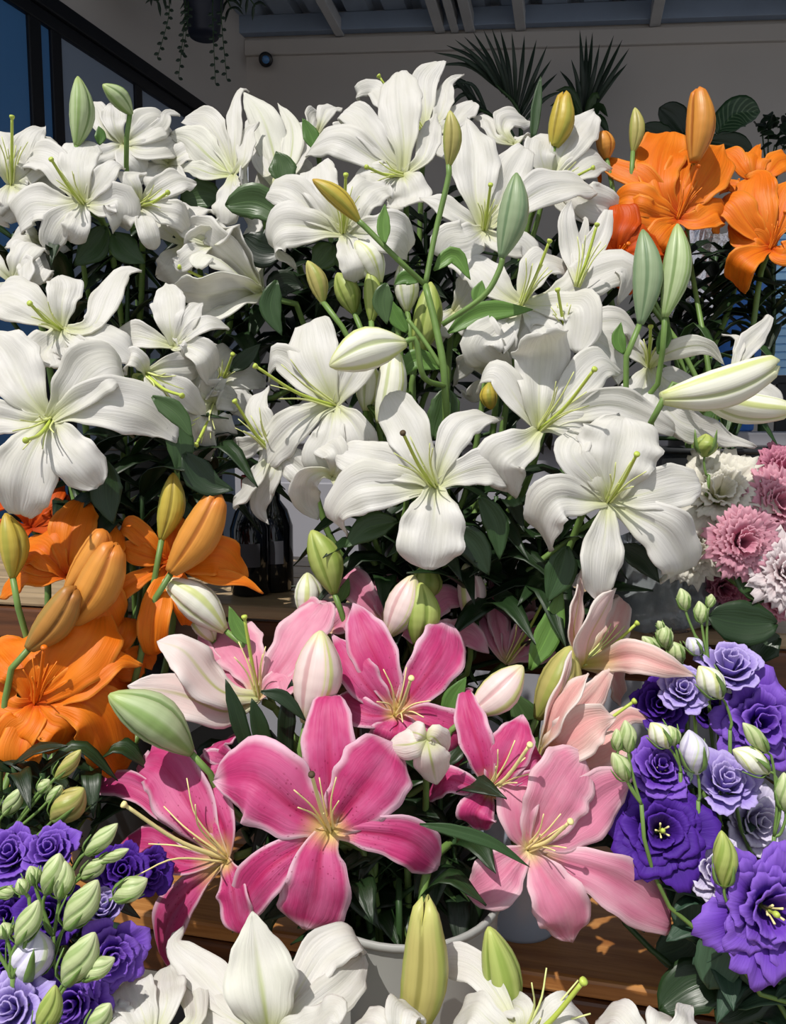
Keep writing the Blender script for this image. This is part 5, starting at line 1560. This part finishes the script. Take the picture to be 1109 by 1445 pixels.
rose('deeppink', (1108, 662), 1.02, (.1, .4, .8), 42, 'vase', 'deep pink ruffled bloom highest at the right edge', .6, CARN, **kw)
rose('blushwhite', (1114, 806), .90, (-.1, .2, 1), 54, 'vase', 'blush white ruffled bloom low at the right edge', .75, CARN, **kw)
rose('deeppink', (1022, 832), 1.0, (-.2, -.1, 1), 38, 'vase', 'dark pink ruffled bloom in shade above the dark round leaf', .6, CARN, **kw)
rose('candy', (1100, 850), .97, (0, 0, 1), 30, 'vase', 'small pink ruffled bloom under the blush white one', .6, MIDL, **kw,
     xleaves=[(64, [(1095, 880), (1050, 880), (998, 870)], dict(m='leaf_dark', p='oval', dd=-.06)), (34, [(1075, 850), (1050, 815), (1030, 790)], dict(m='leaf', dd=-.05)), (26, [(1100, 855), (1085, 820), (1072, 790)], dict(m='leaf_dark', dd=-.05)), (44, [(1100, 900), (1080, 910), (1060, 940)], dict(m='leaf_dark', dd=-.03))])
rose('ivory', (950, 830), 1.03, (-.3, -.4, .8), 40, 'vase', 'cream ruffled bloom drooping over the clear vase', .6, MIDL, **kw)
spray([(lm, (994, 645), (996, 612), 34)], .95, 'vase', 'small lime bud on top of the ivory ruffled bloom', (1000, 670), leaves=0)

# ================================================================== behind: filler foliage, plants, clutter
FG = 'leafy stalks behind the white blooms'


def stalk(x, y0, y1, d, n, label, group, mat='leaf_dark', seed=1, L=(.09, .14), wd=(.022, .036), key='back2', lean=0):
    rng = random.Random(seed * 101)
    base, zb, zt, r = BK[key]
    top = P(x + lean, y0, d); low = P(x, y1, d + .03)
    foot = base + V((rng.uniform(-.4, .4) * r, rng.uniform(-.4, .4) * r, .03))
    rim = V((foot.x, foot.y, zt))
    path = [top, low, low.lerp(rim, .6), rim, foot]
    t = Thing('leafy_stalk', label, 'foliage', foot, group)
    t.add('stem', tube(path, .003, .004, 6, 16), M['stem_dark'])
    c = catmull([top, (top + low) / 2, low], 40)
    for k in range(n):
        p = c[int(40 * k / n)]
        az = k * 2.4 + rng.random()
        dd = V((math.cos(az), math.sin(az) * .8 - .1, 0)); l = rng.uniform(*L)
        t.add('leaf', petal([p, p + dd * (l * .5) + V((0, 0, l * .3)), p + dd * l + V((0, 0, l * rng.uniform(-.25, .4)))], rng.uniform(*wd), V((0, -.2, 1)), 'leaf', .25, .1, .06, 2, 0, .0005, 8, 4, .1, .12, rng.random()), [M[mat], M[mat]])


FL = ['behind the sideways white trumpet lily', 'beside the hanging folded leaf', 'behind the leaning olive bud', 'behind the plump cream bud', 'behind the upper fork of the tall bud stalk',
      'right of the tall bud stalk stem', 'behind the square-ended white petal', 'below the open white lily by the window', 'below the small white lily with yellow filaments', 'at the left frame edge under the back white lilies',
      'between the arching petal and the sideways trumpet', 'behind the raised broad white petal', 'behind the gray green twin buds', 'behind the crumpled white petals', 'in the black gap left of the window facing lily', 'behind the half open white bud']
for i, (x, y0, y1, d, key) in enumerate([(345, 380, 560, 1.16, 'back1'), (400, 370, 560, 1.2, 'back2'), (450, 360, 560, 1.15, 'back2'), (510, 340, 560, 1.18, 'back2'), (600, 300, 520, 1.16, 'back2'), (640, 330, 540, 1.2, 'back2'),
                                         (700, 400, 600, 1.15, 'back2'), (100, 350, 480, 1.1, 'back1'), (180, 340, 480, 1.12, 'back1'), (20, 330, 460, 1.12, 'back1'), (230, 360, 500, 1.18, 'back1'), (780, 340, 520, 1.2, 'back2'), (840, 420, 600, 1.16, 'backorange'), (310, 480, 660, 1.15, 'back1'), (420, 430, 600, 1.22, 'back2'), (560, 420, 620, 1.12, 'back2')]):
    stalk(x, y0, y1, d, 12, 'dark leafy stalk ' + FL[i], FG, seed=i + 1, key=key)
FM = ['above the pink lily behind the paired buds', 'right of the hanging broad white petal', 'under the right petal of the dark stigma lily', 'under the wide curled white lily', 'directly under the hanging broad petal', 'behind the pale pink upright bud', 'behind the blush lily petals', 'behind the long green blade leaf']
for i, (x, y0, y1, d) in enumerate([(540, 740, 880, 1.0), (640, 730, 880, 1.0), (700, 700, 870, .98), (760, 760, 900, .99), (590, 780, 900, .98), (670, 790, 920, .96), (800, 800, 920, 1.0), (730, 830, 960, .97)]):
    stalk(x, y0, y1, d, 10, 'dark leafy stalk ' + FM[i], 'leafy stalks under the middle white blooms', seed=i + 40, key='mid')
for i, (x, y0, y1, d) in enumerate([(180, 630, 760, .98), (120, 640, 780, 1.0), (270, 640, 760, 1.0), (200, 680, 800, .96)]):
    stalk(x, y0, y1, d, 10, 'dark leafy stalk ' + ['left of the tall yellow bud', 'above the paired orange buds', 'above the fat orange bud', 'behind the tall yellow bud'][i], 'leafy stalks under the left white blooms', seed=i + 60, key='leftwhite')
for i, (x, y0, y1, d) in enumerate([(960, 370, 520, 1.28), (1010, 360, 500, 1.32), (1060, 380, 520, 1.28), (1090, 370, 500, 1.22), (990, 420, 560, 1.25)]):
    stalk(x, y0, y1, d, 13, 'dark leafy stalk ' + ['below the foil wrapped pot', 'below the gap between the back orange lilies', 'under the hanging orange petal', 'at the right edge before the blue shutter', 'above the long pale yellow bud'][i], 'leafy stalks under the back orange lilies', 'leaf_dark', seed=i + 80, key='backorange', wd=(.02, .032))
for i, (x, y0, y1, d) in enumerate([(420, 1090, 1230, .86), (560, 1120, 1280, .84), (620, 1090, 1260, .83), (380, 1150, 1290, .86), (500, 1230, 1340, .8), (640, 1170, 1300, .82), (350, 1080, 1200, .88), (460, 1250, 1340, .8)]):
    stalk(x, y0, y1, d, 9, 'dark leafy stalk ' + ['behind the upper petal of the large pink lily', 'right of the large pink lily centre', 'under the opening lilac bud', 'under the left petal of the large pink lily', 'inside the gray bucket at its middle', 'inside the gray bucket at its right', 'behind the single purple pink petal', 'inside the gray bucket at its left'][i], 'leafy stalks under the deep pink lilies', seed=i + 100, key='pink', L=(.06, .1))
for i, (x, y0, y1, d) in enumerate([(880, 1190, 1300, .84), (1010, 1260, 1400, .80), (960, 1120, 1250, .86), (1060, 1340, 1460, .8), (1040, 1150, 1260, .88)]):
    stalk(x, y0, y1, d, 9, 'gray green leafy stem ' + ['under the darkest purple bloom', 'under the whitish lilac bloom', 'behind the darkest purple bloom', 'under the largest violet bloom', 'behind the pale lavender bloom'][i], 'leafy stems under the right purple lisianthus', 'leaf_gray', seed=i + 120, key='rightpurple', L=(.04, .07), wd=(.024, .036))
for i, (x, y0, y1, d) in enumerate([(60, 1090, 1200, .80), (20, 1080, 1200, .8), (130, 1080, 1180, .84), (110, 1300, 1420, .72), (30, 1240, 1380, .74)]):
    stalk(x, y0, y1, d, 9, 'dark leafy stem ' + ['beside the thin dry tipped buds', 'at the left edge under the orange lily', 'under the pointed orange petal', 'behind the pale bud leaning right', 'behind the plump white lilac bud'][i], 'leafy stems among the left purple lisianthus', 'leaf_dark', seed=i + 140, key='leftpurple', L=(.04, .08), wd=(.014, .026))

# gray counter behind the flowers
cz = 1.49
c0 = P(330, 640, 1.95); c0.z = 0
ct = Thing('counter', 'plain gray counter behind the flower stand', 'counter', c0)
bevel(ct.add('body', box(c0, RX * 2.2, RY * .5, V((0, 0, cz - .03))), M['counter'], smooth=False), .004)
bevel(ct.add('worktop', box(c0 - RX * .02 - RY * .02 + V((0, 0, cz - .03)), RX * 2.24, RY * .54, V((0, 0, .03))), M['counter'], smooth=False), .004)
for k in range(4):
    bevel(ct.add('panel', box(c0 + RX * (.04 + .54 * k) - RY * .012 + V((0, 0, .12)), RX * .5, RY * .012, V((0, 0, cz - .24))), M['counter'], smooth=False), .003)

# dark bottles on the upper shelf
for (x, d, lab, cm) in ((352, 1.2, 'dark bottle with a red cap in the gap left of the drooping white petals', 'red'), (385, 1.23, 'dark bottle with a pale label right beside the red capped bottle', 'black')):
    b = P(x, 700, d); b.z = UPZ
    t = Thing('bottle', lab, 'bottle', b, 'dark bottles on the upper shelf')
    t.add('body', lathe(b, Z, [(0, .026), (.004, .03), (.1, .03), (.125, .022), (.14, .011), (.165, .0105)], 28), M['bottle'])
    t.add('cap', lathe(b + V((0, 0, .16)), Z, [(0, .0125), (.018, .0125), (.02, .011)], 20), M[cm])
    vs, fs = [], []
    for k in range(9):
        a = -2.2 + k * .16
        for z in (.045, .08): vs.append(b + V((math.cos(a) * .0305, math.sin(a) * .0305, z)))
    fs = [(2 * k, 2 * k + 2, 2 * k + 3, 2 * k + 1) for k in range(8)]
    t.add('label', (vs, fs), M['label'])

# crumpled foil wrapper and blue tubs behind the orange lilies
fb = P(975, 380, 1.5)
t = Thing('flower_pot', 'pot wrapped in crumpled silver foil under the back orange lily', 'pot', V((fb.x, fb.y, cz - .3)))
vs, fs = [], []
rngf = random.Random(5); n_ = 36
hs = [(-.10, .045), (-.06, .05), (-.02, .056), (.02, .062), (.055, .07)]
for i, (h, r) in enumerate(hs):
    for k in range(n_):
        a = 6.283 * k / n_; rr = r * rngf.uniform(.86, 1.12)
        vs.append(fb + V((math.cos(a) * rr, math.sin(a) * rr, h + rngf.uniform(-.008, .008))))
for i in range(len(hs) - 1):
    for k in range(n_): fs.append((i * n_ + k, i * n_ + (k + 1) % n_, (i + 1) * n_ + (k + 1) % n_, (i + 1) * n_ + k))
t.add('foil', (vs, fs), M['foil'], smooth=False)
t.add('pedestal', lathe(V((fb.x, fb.y, 0)), Z, [(0, .09), (.02, .09), (.03, .03), (fb.z - .11, .03), (fb.z - .1, .05)], 24), M['bucket_dark'])
tb = P(1042, 370, 2.12); tb.z = cz
t = Thing('tub', 'blue plastic tub glimpsed between the back orange lilies', 'tub', tb)
t.add('body', lathe(tb, Z, [(0, .05), (.005, .055), (.42, .075), (.425, .08), (.43, .076), (.42, .07)], 32), M['bluetub'])
t.add('rim', lathe(tb, Z, [(.40, .075), (.402, .079), (.41, .079), (.412, .076)], 32, cap0=False, cap1=False), M['bluetub'])

# blue slatted shutter at the right
s0 = P(1088, 530, 2.3)
t = Thing('shutter', 'light blue slatted shutter panel at the right edge', 'shutter', s0)
wS, hS = .42, .40
sx, sz = RX * wS, V((0, 0, hS))
for q in (box(s0 - RX * .025, RX * .025, RY * .03, sz), box(s0 + sx, RX * .025, RY * .03, sz), box(s0 + sz, sx, RY * .03, V((0, 0, .025))), box(s0 - V((0, 0, .025)), sx, RY * .03, V((0, 0, .025)))):
    t.add('frame', q, M['frame'], smooth=False)
for k in range(18):
    z = hS * (k + .05) / 18
    t.add('slat', box(s0 + V((0, 0, z)) - RY * .0, sx, RY * .012 + V((0, 0, .012)), V((0, 0, hS / 18 * .72))), M['shutter'], smooth=False)
for k in range(2):
    p = s0 + RX * (.02 + .36 * k); p.z = 0
    t.add('post', box(p, RX * .03, RY * .03, V((0, 0, s0.z - .02))), M['frame'], smooth=False)

# ------------------------------------------------------------------ plants at the back wall
def frond(t, base, tip, sag, n, L, wd, mat='palm', fan=.9):
    mid = (base + tip) / 2 + V((0, 0, sag))
    c = catmull([base, mid, tip], 40)
    r = t.add('stem', tube([base, mid, tip], .006, .002, 6, 14), M['stem_dark'])
    for k in range(n):
        f = .22 + .78 * k / (n - 1)
        i = int(f * 40); p = c[i]
        tg = (c[min(i + 1, 40)] - c[max(i - 1, 0)]).normalized()
        sd = tg.cross(V((0, -1, .15))).normalized()
        ll = L * (1 - .45 * abs(f - .5) * 1.4)
        for s in (1, -1):
            d = (tg * fan + sd * s).normalized()
            t.add('leaflet', petal([p, p + d * (ll * .5) + V((0, 0, .01)), p + d * ll - V((0, 0, ll * .12))], wd, V((0, -1, .4)), 'blade', .2, 0, 0, 1, 0, .0006, 6, 2, .3, .1), [M[mat], M[mat]], r)


D = 3.2


def potted(name, label, base_px, d, potr=.14):
    b = P(base_px[0], base_px[1], d)
    t = Thing(name, label, 'potted plant', V((b.x, b.y, 0)), 'plants along the back wall')
    t.add('pot', lathe(V((b.x, b.y, 0)), Z, [(0, potr * .75), (.26, potr), (.3, potr * 1.06), (.3, potr * .95), (.27, potr * .9)], 32), M['terracotta'])
    t.add('trunk', tube([V((b.x, b.y, .2)), V((b.x, b.y, b.z * .6)), b], .022, .014, 8, 10), M['stem_dark'])
    return t, b


def fan(t, leaflets, d, wd, mat='palm'):
    for k, (bx, by, tx, ty, bend) in enumerate(leaflets):
        a, c = P(bx, by, d), P(tx, ty, d - .12 + .05 * (k % 3))
        m = (a + c) / 2 + V((0, -.03, bend))
        t.add('leaflet', petal([a, m, c], wd, V((0, -1, .3)), 'blade', .3, 0, 0, 1, 0, .0006, 10, 2, .5, .2), [M[mat], M[mat]])


t, b = potted('potted_palm', 'feathery palm standing against the gray back wall', (728, 235), D)
t.add('frond_stem', tube([b, P(735, 190, D), P(728, 150, D - .05), P(700, 120, D - .1)], .012, .004, 8, 12), M['stem_dark'])
t.add('frond_stem', tube([b, P(725, 195, D), P(705, 170, D - .05), P(668, 150, D - .1)], .012, .004, 8, 12), M['stem_dark'])
fan(t, [(702, 122, 612, 74, .02), (704, 126, 616, 92, .03), (706, 128, 630, 64, .02), (709, 132, 642, 56, .01), (712, 134, 655, 52, .01), (715, 138, 668, 46, 0), (718, 140, 682, 42, 0), (721, 143, 694, 40, 0), (724, 146, 706, 42, 0),
        (727, 149, 722, 46, 0), (729, 153, 740, 50, 0), (731, 157, 757, 56, 0), (733, 160, 772, 64, 0), (734, 165, 778, 84, .01), (735, 170, 786, 104, .01), (668, 150, 618, 128, .05), (674, 154, 620, 142, .06), (682, 158, 628, 160, .06), (690, 162, 642, 172, .05),
        (698, 168, 655, 182, .04), (676, 152, 632, 112, .03), (686, 157, 646, 116, .03), (736, 176, 796, 128, .02), (708, 172, 690, 205, .03)], D, .017)
t, b = potted('potted_palm', 'narrow spiky palm right of the feathery palm', (822, 215), D + .5)
fan(t, [(820, 160, 818, 42, 0), (821, 160, 827, 50, 0), (822, 160, 836, 46, 0), (824, 160, 846, 62, 0), (826, 160, 866, 50, 0), (828, 158, 878, 56, 0), (830, 158, 888, 68, 0), (832, 160, 885, 90, .01), (818, 165, 790, 100, .02), (819, 162, 806, 84, .01)], D + .5, .021)
fan(t, [(820, 170, 784, 128, .05), (820, 172, 776, 150, .05), (826, 170, 846, 140, .05), (828, 176, 858, 165, .05), (826, 180, 860, 190, .04), (818, 180, 782, 178, .04)], D + .45, .04, 'leaf')
t, b = potted('potted_dumb_cane', 'broad leaved plant with pale striped leaves behind the orange bud', (985, 235), 2.6)
for pts, w_ in (([(985, 222), (1010, 190), (1040, 160), (1072, 158)], 46), ([(985, 222), (965, 190), (948, 165), (930, 152)], 40), ([(985, 222), (950, 195), (925, 190), (905, 178)], 34), ([(985, 222), (1000, 200), (1030, 205), (1062, 215)], 36), ([(985, 222), (960, 200), (935, 210), (918, 215)], 34)):
    s_ = pts[0]; q = P(*pts[1], 2.55)
    t.add('stem', tube([P(*s_, 2.6), (P(*s_, 2.6) + q) / 2 + V((0, 0, .02)), q], .006, .004, 6, 8), M['stem_dark'])
    t.add('leaf', petal([P(a, b_, 2.55) for a, b_ in pts[1:]], w_ / F * 2.55, UP * .7 - FWD * .8, 'oval', .2, .1, .04, 2, 0, .001, 14, 10, .7, .1), [M['leaf_var' if w_ == 46 else 'leaf_dark']] * 2)
t, b = potted('potted_shrub', 'small leaved dark shrub at the right end of the back wall', (1092, 260), 2.8)
rs = random.Random(9)
for k in range(46):
    a = P(1092 + rs.uniform(-26, 34), 165 + rs.uniform(0, 80), 2.8 + rs.uniform(-.12, .12))
    dd = V((rs.uniform(-1, 1), rs.uniform(-1, .3), rs.uniform(-.3, .6))).normalized()
    t.add('leaf', petal([a, a + dd * .025 + V((0, 0, .005)), a + dd * .05], .03, V((0, -.6, 1)), 'oval', .2, .1, .04, 1, 0, .0006, 6, 4, .3, .1), [M['leaf_dark'], M['leaf_dark']])
for k in range(6):
    q = P(1075 + 9 * k, 180 + (k % 3) * 12, 2.8)
    t.add('branch', tube([b, (b + q) / 2 + V((0, .02, 0)), q], .004, .002, 6, 8), M['stem_dark'])

# hanging planter top left
hp = P(288, 52, 3.1)
t = Thing('hanging_planter', 'dark hanging pot of trailing greenery in the upper left corner', 'planter', hp)
t.add('pot', lathe(hp, Z, [(0, .055), (.01, .06), (.2, .085), (.22, .09), (.22, .08), (.19, .076)], 28), M['navy'])
for k in range(3):
    a = k * 2.09
    t.add('cord', tube([hp + V((math.cos(a) * .085, math.sin(a) * .085, .21)), hp + V((math.cos(a) * .04, math.sin(a) * .04, .4)), hp + V((0, 0, .75))], .003, .003, 6, 8), M['black'])
rs = random.Random(21)
for k in range(16):
    a = k * .393 + rs.uniform(-.1, .1); l = rs.uniform(.2, .34)
    p0 = hp + V((0, 0, .22)); dd = V((math.cos(a), math.sin(a) * .6, 0))
    frond(t, p0, p0 + dd * l + V((0, 0, rs.uniform(-.12, .02))), .07, 7, .075, .012, 'palm', fan=.8)
for k, (x, y) in enumerate([(222, 82), (252, 110), (258, 78), (304, 118), (320, 112)]):
    p0 = hp + V(((x - 288) * .0022, .03, .2)); p2 = P(x, y, 3.02)
    p1 = P(x + (288 - x) * .25, 20, 3.0)
    v = t.add('vine', tube([p0, p1, p2], .002, .0012, 6, 14), M['stem_dark'])
    c = catmull([p0, p1, p2], 20)
    for i in range(9, 21):
        for s in ((1, -1)[i % 2],):
            q = c[i]; dd = V((s, -.3, -.5)).normalized()
            t.add('leaf', petal([q, q + dd * .010, q + dd * .020], .012, V((0, -1, .2)), 'oval', .1, 0, 0, 1, 0, .0005, 4, 2, .3, 0), [M['palm'], M['palm']], v)

# security camera in the wall corner
sc = P(375, 84, 4.2)
t = Thing('security_camera', 'small black round camera high in the wall corner', 'camera', sc)
dv = (CAM - sc).normalized()
t.add('housing', lathe(sc, dv, [(-.06, .034), (-.05, .036), (.03, .036), (.035, .03)], 28), M['black'])
t.add('lens', lathe(sc + dv * .034, dv, [(0, .02), (.004, .018), (.005, .005)], 24), M['glass'])
t.add('bracket', tube([sc - dv * .05, sc - dv * .12 + V((0, 0, .03)), sc - dv * .35 + V((0, .1, .05))], .012, .012, 8, 8), M['black'])
